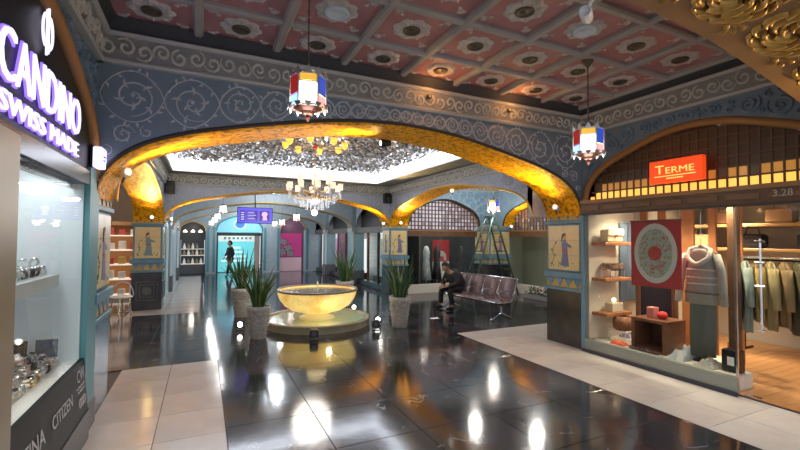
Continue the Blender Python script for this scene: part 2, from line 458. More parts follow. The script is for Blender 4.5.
for j in range(4):
    sy = CY[j+1]-CY[j]-.08
    pm = MB().box((-.337, -sy/2, 0), (.337, sy/2, .02)).mesh('coffer_panel', PINK)
    cm = corner_mb(.28, sy/2-.05).mesh('corner_ornament', ROSE)
    for i in range(8):
        p = link('coffer_panel', pm, ceiling, ((CX[i]+CX[i+1])/2, (CY[j]+CY[j+1])/2, ZB+.058))
        stuff(link('corner_ornament', cm, p))
        link('rosette', ROS, p, (0, 0, -.002))
        if (i, j) in downlights: link('downlight_glass', MEDL, p)
        else: link('medallion', MED, p)
for (i, j) in downlights:
    light('SPOT', ((CX[i]+CX[i+1])/2, (CY[j]+CY[j+1])/2, ZB-.0), 30, (1, .97, .94), .30, ((CX[i]+CX[i+1])/2, (CY[j]+CY[j+1])/2, 0), spot=120, blend=.8)

# cornice (frieze band with scroll relief between two mouldings) along a line
def cornice(name, label, axis, a0, a1, c, sgn, z0=3.42, z1=3.66, proj=.07, dark=True, seg=.15):
    # sgn: direction of the room from the wall plane c
    P = (lambda a, d, z: (a, c+sgn*d, z)) if axis == 'x' else (lambda a, d, z: (c+sgn*d, a, z))
    mb = MB()
    def band(pts, mbx):
        n = len(pts); mbx.add([P(a0, d, z) for d, z in pts]+[P(a1, d, z) for d, z in pts], [(i, (i+1) % n, (i+1) % n+n, i+n) for i in range(n)]+[tuple(range(n)), tuple(range(2*n-1, n-1, -1))])
        return mbx
    band([(0, z0), (.03, z0), (.03+proj*.6, z1), (0, z1)], mb)
    root = tag(obj(name, mb, FRIEZE), label, 'cornice', kind='structure')
    obj('lower_moulding', band([(0, z0-.03), (.05, z0-.03), (.065, z0-.005), (.05, z0+.018), (0, z0+.018)], MB()), MOULD, root)
    obj('upper_moulding', band([(0, z1-.018), (proj+.02, z1-.018), (proj+.045, z1+.012), (proj+.02, z1+.03), (0, z1+.03)], MB()), MOULD, root)
    if dark: obj('cove_band', band([(0, z1+.03), (proj+.0, z1+.03), (proj+.09, z1+.135), (0, z1+.135)], MB()), RECESS, root)
    def fn(u, v, d):
        t = (v-z0)/(z1-z0); return P(u, .03+proj*.6*t+d, v)
    cs = []; n = max(1, int((a1-a0)/seg)); zz = (z0+z1)/2; r = min((z1-z0)*.38, seg*.55)
    for k in range(n): cs.append((a0+(k+.5)*(a1-a0)/n, zz+(.012 if k % 2 else -.012), r))
    stuff(obj('scroll_relief', scroll_mb(cs, fn, .034, .018, 3, 1.3), FRIEZE_HI, root))
    return root
cornice('trim_1', 'grey scrolled frieze above the broad vine-painted arch', 'x', XL, XR, YA0, -1)
cornice('trim_2', 'grey scrolled frieze above the clothing boutique arch', 'y', YN1, YA0, XR, -1)
cornice('trim_3', 'grey scrolled frieze above the black watch shop sign', 'y', YN1, YA0, XL, 1)

# ---------------------------------------------------------------- arch A: between coffered bay and fountain bay
A_Z0, A_RISE = 2.12, 1.05
wall_a = tag(obj('wall_front', arch_wall_mb('x', XL, XR, YA0, YA1, A_Z0, A_RISE, 4.05), BLUEWALL), 'blue wall with pale vine scrolls over the broad gold arch', 'wall', kind='structure')
obj('gold_soffit', soffit_mb('x', XL, XR, YA0, YA1, A_Z0, A_RISE), GOLD, wall_a, smooth=True)
obj('arch_trim', arch_trim_mb('x', XL, XR, YA0-.005, A_Z0, A_RISE), TRIMDARK, wall_a, smooth=True)
def in_a(u, v):
    if not (XL+.03 < u < XR-.03): return False
    t = (u-(XL+XR)/2)/((XR-XL)/2)
    return A_Z0+A_RISE*arch_h(t)+.05 < v < 3.38
def guilloche(inside, lo, hi, u0, u1, fn, wd, h, seed, cap=.27):
    # two crossing vines with a spiral in each loop; smaller spirals fill what is left
    vm = MB(); us = [u0]; ph = [0.0]
    Hh = lambda u: min(hi-lo(u), 2*cap)
    while us[-1] < u1:
        du = .012; us.append(us[-1]+du); ph.append(ph[-1]+PI*du/(.98*max(Hh(us[-1]), .12)))
    mid = lambda u: hi-Hh(u)/2
    loops = []
    for sg_ in (1, -1):
        pts = [(u, mid(u)+sg_*.46*Hh(u)*math.copysign(abs(math.sin(p))**.62, math.sin(p))) for u, p in zip(us, ph)]
        vm.ribbon(pts[::2], wd, h, fn)
        for i in range(4, len(pts)-4, 7):
            if inside(*pts[i]):
                vm.leafshape(pts[i][0], pts[i][1], sg_*1.1+i, wd*3.0, wd*1.4, h, fn)
    for k in range(int(ph[-1]/PI)):
        u = float(np.interp((k+.5)*PI, ph, us)); loops.append((u, mid(u), .36*Hh(u)))
    m2 = scroll_mb(loops, fn, wd*.9, h*1.1, seed, 1.5); vm.add(m2.v, m2.f)
    blocked = lambda u, v: inside(u, v) and abs(v-mid(u)) > .5*Hh(u)
    m3 = scroll_mb(pack_circles(blocked, u0, u1, 2.2, hi, .04, .18, seed, .0), fn, wd*.9, h, seed+1, 1.5); vm.add(m3.v, m3.f)
    return vm
stuff(obj('vine_scrolls', guilloche(in_a, lambda u: A_Z0+A_RISE*arch_h((u-(XL+XR)/2)/((XR-XL)/2))+.05, 3.375, XL+.02, XR-.02, lambda u, v, d: (u, YA0-d, v), .021, .010, 5), SCROLL, wall_a))

# ---------------------------------------------------------------- near arch with carved gold soffit
wall_n = tag(obj('wall_near', arch_wall_mb('x', XL, XR, YN0, YN1, A_Z0, A_RISE, 4.05), GOLDPLAIN), 'ochre arch with deeply carved gold medallions under it', 'wall', kind='structure')
obj('plain_soffit', soffit_mb('x', XL, XR, YN0, YN1, A_Z0, A_RISE, thick=.004, dens=.05, amp=.002), GOLDPLAIN, wall_n, smooth=True)
_cv = arch_curve(XL, XR, A_Z0, A_RISE, 6); _d = [0]
for p, q in zip(_cv, _cv[1:]): _d.append(_d[-1]+math.dist(p, q))
def on_soffit(s_, c, dep):
    x = float(np.interp(s_, _d, [p[0] for p in _cv])); z = float(np.interp(s_, _d, [p[1] for p in _cv]))
    x1 = float(np.interp(s_+.05, _d, [p[0] for p in _cv])); z1 = float(np.interp(s_+.05, _d, [p[1] for p in _cv]))
    L = math.hypot(x1-x, z1-z) or 1
    return (x+(z1-z)/L*(dep+.002), YN0+c, z-(x1-x)/L*(dep+.002))
fol = MB(); rf = random.Random(8); Wn = YN1-YN0
for k in range(int(_d[-1]/.62)):
    s0, c0 = .31+.62*k, Wn/2
    for (r0, n, L, W_) in ((.03, 7, .10, .05), (.10, 12, .11, .055), (.175, 18, .11, .05)):
        for j in range(n):
            a = 2*PI*j/n+r0*9+rf.uniform(-.12, .12)
            th = a+.55; u, v = s0+r0*1.15*math.cos(a), c0+r0*math.sin(a); pts = []
            for q in range(7):
                pts.append((u, v)); u += L*.2*math.cos(th); v += L*.2*math.sin(th); th += .34
            fol.ribbon(pts, W_*rf.uniform(.7, .95), .034*rf.uniform(.7, 1.2), on_soffit)
    for j in range(5):
        for q in (-1, 1):
            a = 2*PI*j/5
            fol.leafshape(s0+.31+.015*math.cos(a), c0+q*.20+.015*math.sin(a), a+.5, .075, .04, .03, on_soffit)
stuff(obj('carved_foliage', fol, GOLDDARK, wall_n, smooth=True))

# ---------------------------------------------------------------- boutique wall on the right (plane XR), arch with lattice
SA0, SA1, S_Z0, S_RISE = 1.50, 4.66, 2.30, .88
wall_r = tag(obj('wall_right', arch_wall_mb('y', SA0, SA1, XR, XR+.28, S_Z0, S_RISE, 4.05), BLUEWALL), 'dark blue embossed wall over the clothing boutique arch', 'wall', kind='structure')
obj('wall_edge', MB().box((XR, -1.2, 2.12), (XR+.28, SA0, 4.05)), BLUEWALL, wall_r)
obj('wall_edge', MB().box((XR, SA1, 2.12), (XR+.28, YA0, 4.05)), BLUEWALL, wall_r)
obj('arch_border', arch_trim_mb('y', SA0, SA1, XR+.01, S_Z0, S_RISE, .05, .0), mat('amber_border', (.36, .17, .05), .4), wall_r, smooth=True)
def in_r(u, v):
    if not (SA0-.1 < u < YA0-.04): return False
    t = (u-(SA0+SA1)/2)/((SA1-SA0)/2)
    return (S_Z0+S_RISE*arch_h(t) if abs(t) < 1 else 2.2)+.06 < v < 3.38
cr = pack_circles(in_r, SA0-.1, YA0, 2.2, 3.38, .03, .13, 9, .006)
stuff(obj('vine_relief', scroll_mb(cr, lambda u, v, d: (XR-d, u, v), .04, .03, 8), SCROLLBLUE, wall_r))
# fascia beam
fascia = obj('fascia_beam', MB().box((XR-.05, .4, 2.135), (XR+.2, YA0-.03, 2.335)), BROWN, wall_r)
obj('beam_moulding', MB().box((XR-.075, .4, 2.30), (XR-.04, YA0-.03, 2.35)), BROWNLT, fascia)
obj('beam_moulding', MB().box((XR-.07, .4, 2.12), (XR-.04, YA0-.03, 2.15)), TRIMDARK, fascia)
for k in range(9):
    obj('beam_inset', MB().cbox((XR-.062, 1.15+k*.40, 2.19), (XR-.04, 1.47+k*.40, 2.265), .006), mat('inset_wood', (.17, .085, .04), .4), fascia)
text('3.28', .10, mat('bronze_numeral', (.45, .40, .34), .3, metal=.3), fascia, (XR-.068, 2.15, 2.235), FACE_NX, name='numeral')

# lattice panel built as bars and small panes
def lattice(parent, axis, a0, a1, c, z0, rise, zb, pitch_a, pitch_z, bar, depth, barmat, paint, sgn=1):
    P = (lambda a, d, z: (a, c+d, z)) if axis == 'x' else (lambda a, d, z: (c+d, a, z))
    cx, hw = (a0+a1)/2, (a1-a0)/2
    top = lambda a: z0+rise*arch_h((a-cx)/hw)
    n = round((a1-a0)/pitch_a); p = (a1-a0)/n
    for k in range(1, n):
        a = a0+k*p; zt = top(a)
        if zt-zb > .05: obj('lattice_bar', MB().box(P(a-bar/2, 0, zb), P(a+bar/2, depth, zt)), barmat, parent)
    rows = int((z0+rise-zb)/pitch_z)+1
    for r in range(0, rows):
        z = zb+r*pitch_z
        lo = [a0+q*(a1-a0)/240 for q in range(241) if top(a0+q*(a1-a0)/240) > z+.012]
        if r > 0 and lo and lo[-1]-lo[0] > .1: obj('lattice_bar', MB().box(P(lo[0], -.004, z-bar/2), P(lo[-1], depth+.004, z+bar/2)), barmat, parent)
        cells = {}
        for k in range(n):
            b0, b1 = a0+k*p+bar/2, a0+(k+1)*p-bar/2; zm = min(top(b0), top(b1)); z1 = min(z+pitch_z-bar/2, zm)
            if z1-(z+bar/2) < .02: continue
            mt = paint(r, k, n)
            key = (round(z1-z, 3), mt.name)
            if key not in cells: cells[key] = MB().box(P(0, depth*.6, z+bar/2), P(b1-b0, depth*.6+.008, z1)).mesh('pane', mt)
            # panes share mesh data along the row: shift along the wall
            link('pane', cells[key], parent, P(b0, -c, 0) if axis == 'x' else (0, b0, 0))
def _pane_loc(): pass
AMB1 = mat('amber_pane_backlit', (.8, .45, .1), .3, emit=(1, .52, .08), es=1.15)  # light from behind the lattice put into the panes, fading row by row
AMB2 = mat('amber_pane_half_lit', (.6, .3, .08), .3, emit=(1, .42, .06), es=.30)
AMB3 = mat('amber_pane_unlit', (.09, .05, .025), .35)  # darker copy of the amber for rows the painted glow misses
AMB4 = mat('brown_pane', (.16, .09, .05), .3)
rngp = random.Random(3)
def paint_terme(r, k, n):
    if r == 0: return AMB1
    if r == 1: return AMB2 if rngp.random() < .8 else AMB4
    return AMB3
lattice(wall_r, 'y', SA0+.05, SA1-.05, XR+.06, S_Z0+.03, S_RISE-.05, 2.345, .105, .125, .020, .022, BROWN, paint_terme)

# ---------------------------------------------------------------- fountain bay: ceiling, recess with light cove and mirrored dome
HX0, HX1, HY0, HY1 = -.66, 4.46, 5.9, 10.9
cf = MB()
for a, b in (((XL-.7, YA1-.2, ZC2), (HX0, YB0+.2, ZC2+.2)), ((HX1, YA1-.2, ZC2), (XR+.5, YB0+.2, ZC2+.2)), ((HX0, YA1-.2, ZC2), (HX1, HY0, ZC2+.2)), ((HX0, HY1, ZC2), (HX1, YB0+.2, ZC2+.2))): cf.box(a, b)
ceil2 = tag(obj('ceiling_fountain', cf, FRIEZE), 'ceiling around the mirrored recess above the fountain', 'ceiling', kind='structure')
LED = mat('led_cove', (.9, .93, 1), .4, emit=(.82, .88, 1), es=5.5)
for nm, a, b in (('x', (HX0, HY1-.03, ZC2+.015), (HX1, HY1, ZC2+.25)), ('x', (HX0, HY0, ZC2+.015), (HX1, HY0+.03, ZC2+.25)),
                 ('y', (HX0, HY0+.03, ZC2+.015), (HX0+.03, HY1-.03, ZC2+.25)), ('y', (HX1-.03, HY0+.03, ZC2+.015), (HX1, HY1-.03, ZC2+.25))):
    obj('light_cove', MB().box(a, b), LED, ceil2)
obj('recess_edge', MB().box((HX0-.03, HY0-.03, ZC2-.02), (HX0+.01, HY1+.03, ZC2+.02)).box((HX1-.01, HY0-.03, ZC2-.02), (HX1+.03, HY1+.03, ZC2+.02)).box((HX0, HY1-.01, ZC2-.02), (HX1, HY1+.03, ZC2+.02)).box((HX0, HY0-.03, ZC2-.02), (HX1, HY0+.01, ZC2+.02)), WHITE, ceil2)
# mirrored mosaic vault: small facets, each tilted a little
MIRROR = mat('mirror_mosaic', (.42, .36, .29), .22, metal=.6, col2=(.90, .90, .92), nscale=9)
def vault_z(x, y):
    u = (x-(HX0+HX1)/2)/((HX1-HX0)/2); v = (y-(HY0+HY1)/2)/((HY1-HY0)/2)
    r = min(1, math.sqrt(u*u+v*v)); return ZC2+.26+.34*math.cos(r*PI/2)**1.0
mv = MB(); rg = random.Random(2); NX, NY = 92, 92
for i in range(NX):
    for j in range(NY):
        x0 = HX0+(HX1-HX0)*i/NX; x1 = HX0+(HX1-HX0)*(i+1)/NX; y0 = HY0+(HY1-HY0)*j/NY; y1 = HY0+(HY1-HY0)*(j+1)/NY
        a, b = rg.gauss(0, .013), rg.gauss(0, .013)
        mv.add([(x0, y0, vault_z(x0, y0)-a-b), (x1, y0, vault_z(x1, y0)+a-b), (x1, y1, vault_z(x1, y1)+a+b), (x0, y1, vault_z(x0, y1)-a+b)], [(0, 1, 2, 3)])
stuff(obj('mirror_mosaic', mv, MIRROR, ceil2))
obj('vault_shell', MB().box((HX0-.2, HY0-.2, 4.05), (HX1+.2, HY1+.2, 4.1)), RECESS, ceil2)
# friezes round the bay
cornice('trim_4', 'grey scrolled frieze under the light cove above the back arch', 'x', XL2, XR2, YB0, -1, ZC2-.25, ZC2-.03, .04, False)
cornice('trim_5', 'grey scrolled frieze under the light cove beside the waiting bench', 'y', YA1, YB0, XR2, -1, ZC2-.25, ZC2-.03, .04, False)
cornice('trim_6', 'grey scrolled frieze under the light cove opposite the waiting bench', 'y', YA1, YB0, XL2, 1, ZC2-.25, ZC2-.03, .04, False)

# arch B and side arches of the bay
B_Z0, B_RISE = 2.12, .86
def arch_struct(name, label, axis, a0, a1, c0, c1, z0, rise, ztop, wallm, soffm, trim_c, trimm, vines=None, fnv=None, seed=1):
    o = tag(obj(name, arch_wall_mb(axis, a0, a1, c0, c1, z0, rise, ztop), wallm), label, 'arch', kind='structure')
    obj('soffit', soffit_mb(axis, a0, a1, c0, c1, z0, rise, dens=.05, amp=.008), soffm, o, smooth=True)
    obj('arch_trim', arch_trim_mb(axis, a0, a1, trim_c, z0, rise, .02, .015), trimm, o, smooth=True)
    if fnv:
        ins = lambda u, v: a0+.05 < u < a1-.05 and z0+rise*arch_h((u-(a0+a1)/2)/((a1-a0)/2))+.06 < v < vines
        cs = pack_circles(ins, a0, a1, z0, vines, .035, .12, seed)
        stuff(obj('vine_scrolls', scroll_mb(cs, fnv, .022, .010, seed), SCROLL, o))
    return o
GOLDTRIM = mat('gold_trim', (.75, .45, .10), .35, metal=.4)
arch_struct('wall_back', 'lilac patterned wall over the gold arch behind the fountain', 'x', XL2, XR2, YB0, YB1, B_Z0, B_RISE, ZC2, LILAC, GOLD, YB0, GOLDTRIM, 3.04, lambda u, v, d: (u, YB0-d, v), 11)
arch_struct('wall_bench', 'lilac patterned wall over the gold arch above the waiting bench', 'y', YA1, YB0, XR2, XR2+.62, B_Z0, B_RISE-.02, ZC2, LILAC, GOLD, XR2, GOLDTRIM, 3.04, lambda u, v, d: (XR2-d, u, v), 12)
arch_struct('wall_aisle', 'lilac patterned wall over the gold arch opposite the waiting bench', 'y', YA1, YB0, XL2-.62, XL2, B_Z0, B_RISE-.02, ZC2, LILAC, GOLD, XL2, GOLDTRIM, 3.04, lambda u, v, d: (XL2+d, u, v), 13)
obj('return_wall', MB().box((XR2, YA1-.01, 2.12), (XR, YA1+.12, ZC2)), LILAC, bpy.data.objects['wall_bench'])

# ---------------------------------------------------------------- pillars
def robe_figure(parent, P, w, h, seed, hue):
    # a flat painted figure on the tile panel: robe, sash, head, hair, bough with blossoms. P(u, v, depth)
    rng = random.Random(seed)
    def poly(name, pts, m, d): obj(name, MB().prism(pts, lambda q: P(q[0], q[1], 0), lambda q: P(q[0], q[1], d)), m, parent)
    cx = w*rng.uniform(.45, .55); s = h
    poly('painted_robe', [(cx-.10*s, .10*s), (cx+.13*s, .08*s), (cx+.10*s, .35*s), (cx+.08*s, .58*s), (cx+.04*s, .68*s), (cx-.04*s, .68*s), (cx-.07*s, .56*s), (cx-.05*s, .36*s)], hue, .004)
    poly('painted_sash', [(cx-.06*s, .42*s), (cx+.09*s, .40*s), (cx+.085*s, .45*s), (cx-.06*s, .47*s)], mat('painted_red', (.42, .12, .08), .4), .006)
    poly('painted_sleeve', [(cx+.03*s, .63*s), (cx+.19*s, .55*s), (cx+.20*s, .50*s), (cx+.04*s, .54*s)], hue, .0055)
    poly('painted_head', [(cx+.048*s*math.cos(a), .735*s+.06*s*math.sin(a)) for a in [k*PI/6 for k in range(12)]], mat('painted_skin', (.62, .42, .27), .4), .006)
    poly('painted_hair', [(cx-.055*s, .70*s), (cx-.03*s, .72*s), (cx+.0*s, .77*s), (cx+.05*s, .78*s), (cx+.02*s, .83*s), (cx-.05*s, .81*s), (cx-.085*s, .62*s)], mat('painted_dark', (.05, .04, .045), .4), .008)
    mb = MB(); br = [(w*.12, .12*s), (w*.20, .30*s), (w*.14, .45*s), (w*.24, .60*s)]
    mb.ribbon(br, .014, .004, P)
    for k in range(12):
        a = rng.uniform(0, 2*PI); u, v = rng.choice(br); mb.leafshape(u, v+rng.uniform(-.05, .05)*s, a, .06*s, .03*s, .005, P)
    for k in range(9):
        mb.leafshape(rng.uniform(.08, .92)*w, rng.uniform(.05, .14)*s, rng.uniform(.6, 2.5), .07*s, .03*s, .005, P)
    stuff(obj('painted_bough', mb, mat('painted_green', (.16, .22, .12), .45), parent))
HUES = [mat('painted_blue', (.16, .19, .36), .4), mat('painted_violet', (.27, .20, .38), .4), mat('painted_teal', (.17, .30, .33), .4)]
def pillar(name, label, x0, x1, y0, y1, faces, seed=0, ztop=2.14, carve_front=False):
    p = tag(link(name, None, None, ((x0+x1)/2, (y0+y1)/2, 0)), label, 'pillar', kind='structure')
    hx, hy = (x1-x0)/2, (y1-y0)/2
    def ring(nm, z0, z1, e, m): return obj(nm, MB().cbox((-hx-e, -hy-e, z0), (hx+e, hy+e, z1), .008), m, p)
    ring('stone_base', 0, .89, 0, STONE)
    ring('lower_ledge', .89, .945, .022, BLUEPAINT)
    ring('triangle_band', .945, 1.10, -.004, YELLOW)
    ring('ledge', 1.10, 1.20, .035, BLUEPAINT)
    ring('shaft', 1.20, 2.0, -.012, BLUEPAINT)
    ring('upper_ledge', 2.0, 2.055, .022, BLUEPAINT)
    ring('capital', 2.055, ztop+.12, -.004, YELLOW)
    for f in faces:
        if f == '-y': P = lambda u, v, d: (-hx+u, -hy-d, v); W = 2*hx
        elif f == '+x': P = lambda u, v, d: (hx+d, -hy+u, v); W = 2*hy
        elif f == '-x': P = lambda u, v, d: (-hx-d, hy-u, v); W = 2*hy
        mg = .05; nx, nz = 2, 3; tw, th = (W-2*mg)/nx, .74/nz
        for i in range(nx):
            for j in range(nz):
                a, b = mg+i*tw, 1.23+j*th
                obj('picture_tile', MB().prism([(a+.002, b+.002), (a+tw-.002, b+.002), (a+tw-.002, b+th-.002), (a+.002, b+th-.002)], lambda q: P(q[0], q[1], -.014), lambda q: P(q[0], q[1], .004)), CREAM, p)
        robe_figure(p, lambda u, v, d, P=P: P(mg+u, 1.23+v, .0045+d), W-2*mg, .74, seed+len(f)+(3 if f[0] == '-' else 5), HUES[(seed+len(f)) % 3])
        for (za, zb, dn) in ((.955, 1.09, 1), (2.065, ztop+.10, -1)):
            n = 4; tw2 = W/n
            for k in range(n):
                a = k*tw2+.01; b = (k+1)*tw2-.01
                tri = [(a, zb), (b, zb), ((a+b)/2, za)]
                obj('triangle_tile', MB().prism(tri, lambda q: P(q[0], q[1], -.006), lambda q: P(q[0], q[1], .006)), BLUEPAINT, p)
                tri = [(a+.035, zb-.012), (b-.035, zb-.012), ((a+b)/2, za+.055)]
        if carve_front:
            cw = W/2; q = .22
            for rr in (.30, .21):
                pts = [(cw+rr*math.cos(k*PI/4)*(1 if k % 2 else .72), .45+rr*math.sin(k*PI/4)*(1 if k % 2 else .72)) for k in range(9)]
                obj('carved_star', MB().ribbon(pts, .03, .012, P), STONECARVE, p)
            obj('carved_star', MB().prism([(cw+.10*math.cos(k*PI/4), .45+.10*math.sin(k*PI/4)) for k in range(8)], lambda z: P(z[0], z[1], 0), lambda z: P(z[0], z[1], .012)), STONECARVE, p)
    return p
pillar('pillar_boutique', 'pillar with painted tile panel at the corner of the clothing boutique', XR, XR+.62, 4.71, 5.46, ['-x'], 1)
pillar('pillar_watchshop', 'pillar with painted tile panel at the end of the watch shop', XL-.6, XL, 4.80, 5.56, ['+x'], 2)
pillar('pillar_aisle', 'ochre and blue pillar with carved star base and painted figure panel', -1.50, XL2, YB0, YB1, ['-y', '+x'], 0, carve_front=True)
pillar('pillar_fountain', 'ochre tile pillar behind the fountain between gold arches', XR2, 5.74, YB0, YB1, ['-y', '-x'], 1)

# ---------------------------------------------------------------- waiting aisle on the right: back wall, side wall, ceiling
XW2 = 9.0
tag(obj('ceiling_aisle', MB().box((XR2+.62, 5.2, 3.62), (10.5, 12.4, 3.72)), RECESS), 'dark ceiling over the waiting aisle', 'ceiling', kind='structure')
AZ0, ARISE = 2.15, .84
BLUE2 = mat('sky_blue_plaster', (.25, .38, .50), .6, col2=(.31, .44, .56), nscale=5)
def shop_arch(name, label, axis, a0, a1, c, z0, rise, ztop, sgn, paint, pitch=.135, dep=.30, gold=False):
    # arch wall (thickness away from room), lattice in its head, beam, glass and base
    c1 = c+sgn*dep
    o = tag(obj(name, arch_wall_mb(axis, a0, a1, min(c, c1), max(c, c1), z0, rise, ztop), BLUE2), label, 'wall', kind='structure')
    obj('soffit', soffit_mb(axis, a0, a1, min(c, c1), max(c, c1), z0, rise, dens=.06, amp=.006), GOLD if gold else BROWN, o, smooth=True)
    obj('arch_trim', arch_trim_mb(axis, a0, a1, c, z0, rise, .025, .015), TRIMDARK, o, smooth=True)
    B = (lambda a, d, z: (a, c+sgn*d, z)) if axis == 'x' else (lambda a, d, z: (c+sgn*d, a, z))
    bm = obj('beam', MB().box(B(a0, dep*.5, 1.80), B(a1, dep*.95, 2.01)), BROWN, o)
    obj('beam_moulding', MB().box(B(a0, dep*.42, 1.97), B(a1, dep*.5, 2.01)), BROWNLT, bm)
    obj('window_base', MB().box(B(a0, dep*.45, 0), B(a1, dep*.95, .27)), OFFWHITE, o)
    for k in range(3):
        q0 = a0+(a1-a0)*k/3; q1 = a0+(a1-a0)*(k+1)/3
        obj('window_pane', MB().box(B(q0+.015, dep*.7, .27), B(q1-.015, dep*.7+.01, 1.80)), GLASS, o)
    return o
PALEPANE = mat('pale_pane_backlit', (.5, .48, .55), .3, emit=(.75, .70, .85), es=.34)  # light behind the aisle lattices painted as weak pane emission
PALEPANE2 = mat('grey_pane_backlit', (.35, .34, .40), .3, emit=(.6, .6, .75), es=.13)
rl = random.Random(5)
w1 = shop_arch('wall_lattice', 'blue wall with arched shopfront behind the waiting bench', 'x', 5.76, 8.45, 11.5, AZ0, ARISE, 3.65, 1, None)
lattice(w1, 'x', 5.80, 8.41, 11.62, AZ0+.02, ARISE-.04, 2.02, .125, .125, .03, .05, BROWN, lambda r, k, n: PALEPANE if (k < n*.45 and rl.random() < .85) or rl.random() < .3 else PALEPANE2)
w2 = shop_arch('wall_side', 'blue wall with gold arched shopfront beside the step ladder', 'y', 7.2, 10.95, XW2, AZ0, ARISE, 3.65, 1, None, dep=.5, gold=True)
PALEPANE3 = mat('dim_pane_backlit', (.14, .14, .17), .3, emit=(.5, .5, .6), es=.05)
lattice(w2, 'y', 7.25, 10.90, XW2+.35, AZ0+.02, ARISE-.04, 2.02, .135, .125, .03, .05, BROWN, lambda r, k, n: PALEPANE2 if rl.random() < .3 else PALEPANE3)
obj('wall_edge', MB().box((8.45, 11.5, 2.05), (9.6, 11.9, 3.65)), BLUE2, w1)
obj('wall_edge', MB().box((XW2, 10.95, 2.05), (9.6, 11.5, 3.65)), BLUE2, w2)
obj('wall_edge', MB().box((XW2, 5.2, 0), (9.6, 7.2, 3.65)), BLUE2, w2)
cs1 = pack_circles(lambda u, v: 5.8 < u < 8.95 and (2.15 if u > 8.4 else AZ0+ARISE*arch_h((u-7.105)/1.345))+.07 < v < 3.35, 5.8, 8.95, 2.15, 3.35, .04, .12, 3)
stuff(obj('vine_scrolls', scroll_mb(cs1, lambda u, v, d: (u, 11.5-d, v), .022, .01, 4), mat('teal_scroll', (.10, .22, .30), .5), w1))
cornice('trim_7', 'grey frieze over the shopfront behind the bench', 'x', 5.74, XW2, 11.5, -1, 3.36, 3.56, .04, False)
cornice('trim_8', 'grey frieze over the gold arch beside the ladder', 'y', 5.5, 11.5, XW2, -1, 3.36, 3.56, .04, False)
pillar('pillar_ladder', 'corner pillar with pale flower tiles behind the step ladder', 8.45, 9.3, 10.95, 11.8, ['-y', '-x'], 2, ztop=2.02)
tag(obj('wall_partition', MB().box((XR2+.62, 5.20, 2.05), (XW2, 5.46, 3.65)).box((6.07, 5.20, 0), (XW2, 5.46, 2.05)), BLUE2), 'blue partition wall between boutique and waiting aisle', 'wall', kind='structure')
# interiors behind those shopfronts
DIMWALL = mat('dim_shop_wall', (.30, .30, .27), .6)
tag(obj('wall_shop', MB().box((5.7, 13.3, 0), (9.6, 13.4, 2.6)).box((5.7, 11.8, 2.5), (9.6, 13.4, 2.6)).box((5.76, 11.9, 0), (5.84, 13.3, 2.5)), mat('charcoal_wall', (.06, .065, .06), .6)), 'dark interior of the shop behind the bench', 'shop interior', kind='structure')
tag(obj('wall_shop', MB().box((10.3, 6.5, 0), (10.4, 11.6, 2.6)).box((9.5, 6.5, 2.5), (10.4, 11.6, 2.6)).box((9.5, 11.5, 0), (10.3, 11.6, 2.5)), mat('olive_wall', (.34, .34, .26), .6)), 'pale olive interior of the shop beside the ladder', 'shop interior', kind='structure')
tag(obj('door_1', MB().box((9.92, 8.9, 0), (10.28, 9.75, 2.1)).box((9.90, 8.95, 1.0), (9.93, 8.98, 1.2)), mat('dark_door', (.03, .02, .02), .5)), 'dark doorway inside the olive shop', 'door', kind='structure')

# ---------------------------------------------------------------- corridor behind the fountain
CORR = mat('grey_teal_plaster', (.36, .43, .47), .6, col2=(.44, .50, .54), nscale=9, bump=.3, bscale=30)
SOFTGREY = mat('grey_soffit', (.26, .27, .25), .6, bump=.4, bscale=30)
arch_struct('wall_corridor', 'grey teal arch with gilt edge, next after the fountain', 'x', XL2, XR2, 15.0, 15.5, B_Z0-.05, B_RISE, ZC2+.1, CORR, SOFTGREY, 15.0, GOLDTRIM)
arch_struct('wall_corridor', 'grey teal arch with gilt edge close to the cyan doorway', 'x', XL2, XR2, 18.8, 19.2, B_Z0-.1, B_RISE, ZC2+.1, CORR, SOFTGREY, 18.8, GOLDTRIM)
tag(obj('ceiling_corridor', MB().box((-1.6, YB1, ZC2+.05), (6.5, 21.6, ZC2+.2)), mat('corridor_ceiling', (.22, .23, .24), .6)), 'grey ceiling of the corridor', 'ceiling', kind='structure')
for y0, y1 in ((15.0, 15.5), (18.8, 19.2)):
    for x0, x1, s in ((-1.3, XL2, 'display'), (XR2, 5.6, 'storefront')):
        n_ = 'first' if y0 < 16 else 'second'
        p = tag(link('pillar_corridor', None, None, ((x0+x1)/2, (y0+y1)/2, 0)), f'{n_} turquoise corridor pillar beyond the fountain on the {s} side', 'pillar', kind='structure')
        hx, hy = (x1-x0)/2, (y1-y0)/2
        obj('shaft', MB().cbox((-hx, -hy, .5), (hx, hy, 2.05)), mat('pale_turquoise', (.26, .42, .46), .35), p)
        obj('stone_base', MB().cbox((-hx-.02, -hy-.02, 0), (hx+.02, hy+.02, .5)), STONECARVE, p)
        obj('capital', MB().cbox((-hx-.03, -hy-.03, 1.98), (hx+.03, hy+.03, 2.1)), MOULD, p)
        obj('corner_strip', MB().box((-hx-.012 if s == 'storefront' else hx, -hy-.012, .5), (-hx+.05 if s == 'storefront' else hx-.05, -hy, 1.98)), WHITE, p)
# left corridor wall
wl = tag(obj('wall_corridor_display', MB().box((-1.3, YB1, 0), (-.95, 21.5, ZC2+.1)), mat('pale_blue_wall', (.42, .50, .54), .4)), 'pale blue corridor wall with glass cabinets', 'wall', kind='structure')
for k in range(6):
    y = 12.4+k*.42+(.5 if k > 2 else 0)+(1.2 if k > 4 else 0)
    obj('wall_strip', MB().box((-.95, y, .1), (-.925, y+.10, 2.2)), (TURQ, WHITE)[k % 2], wl)
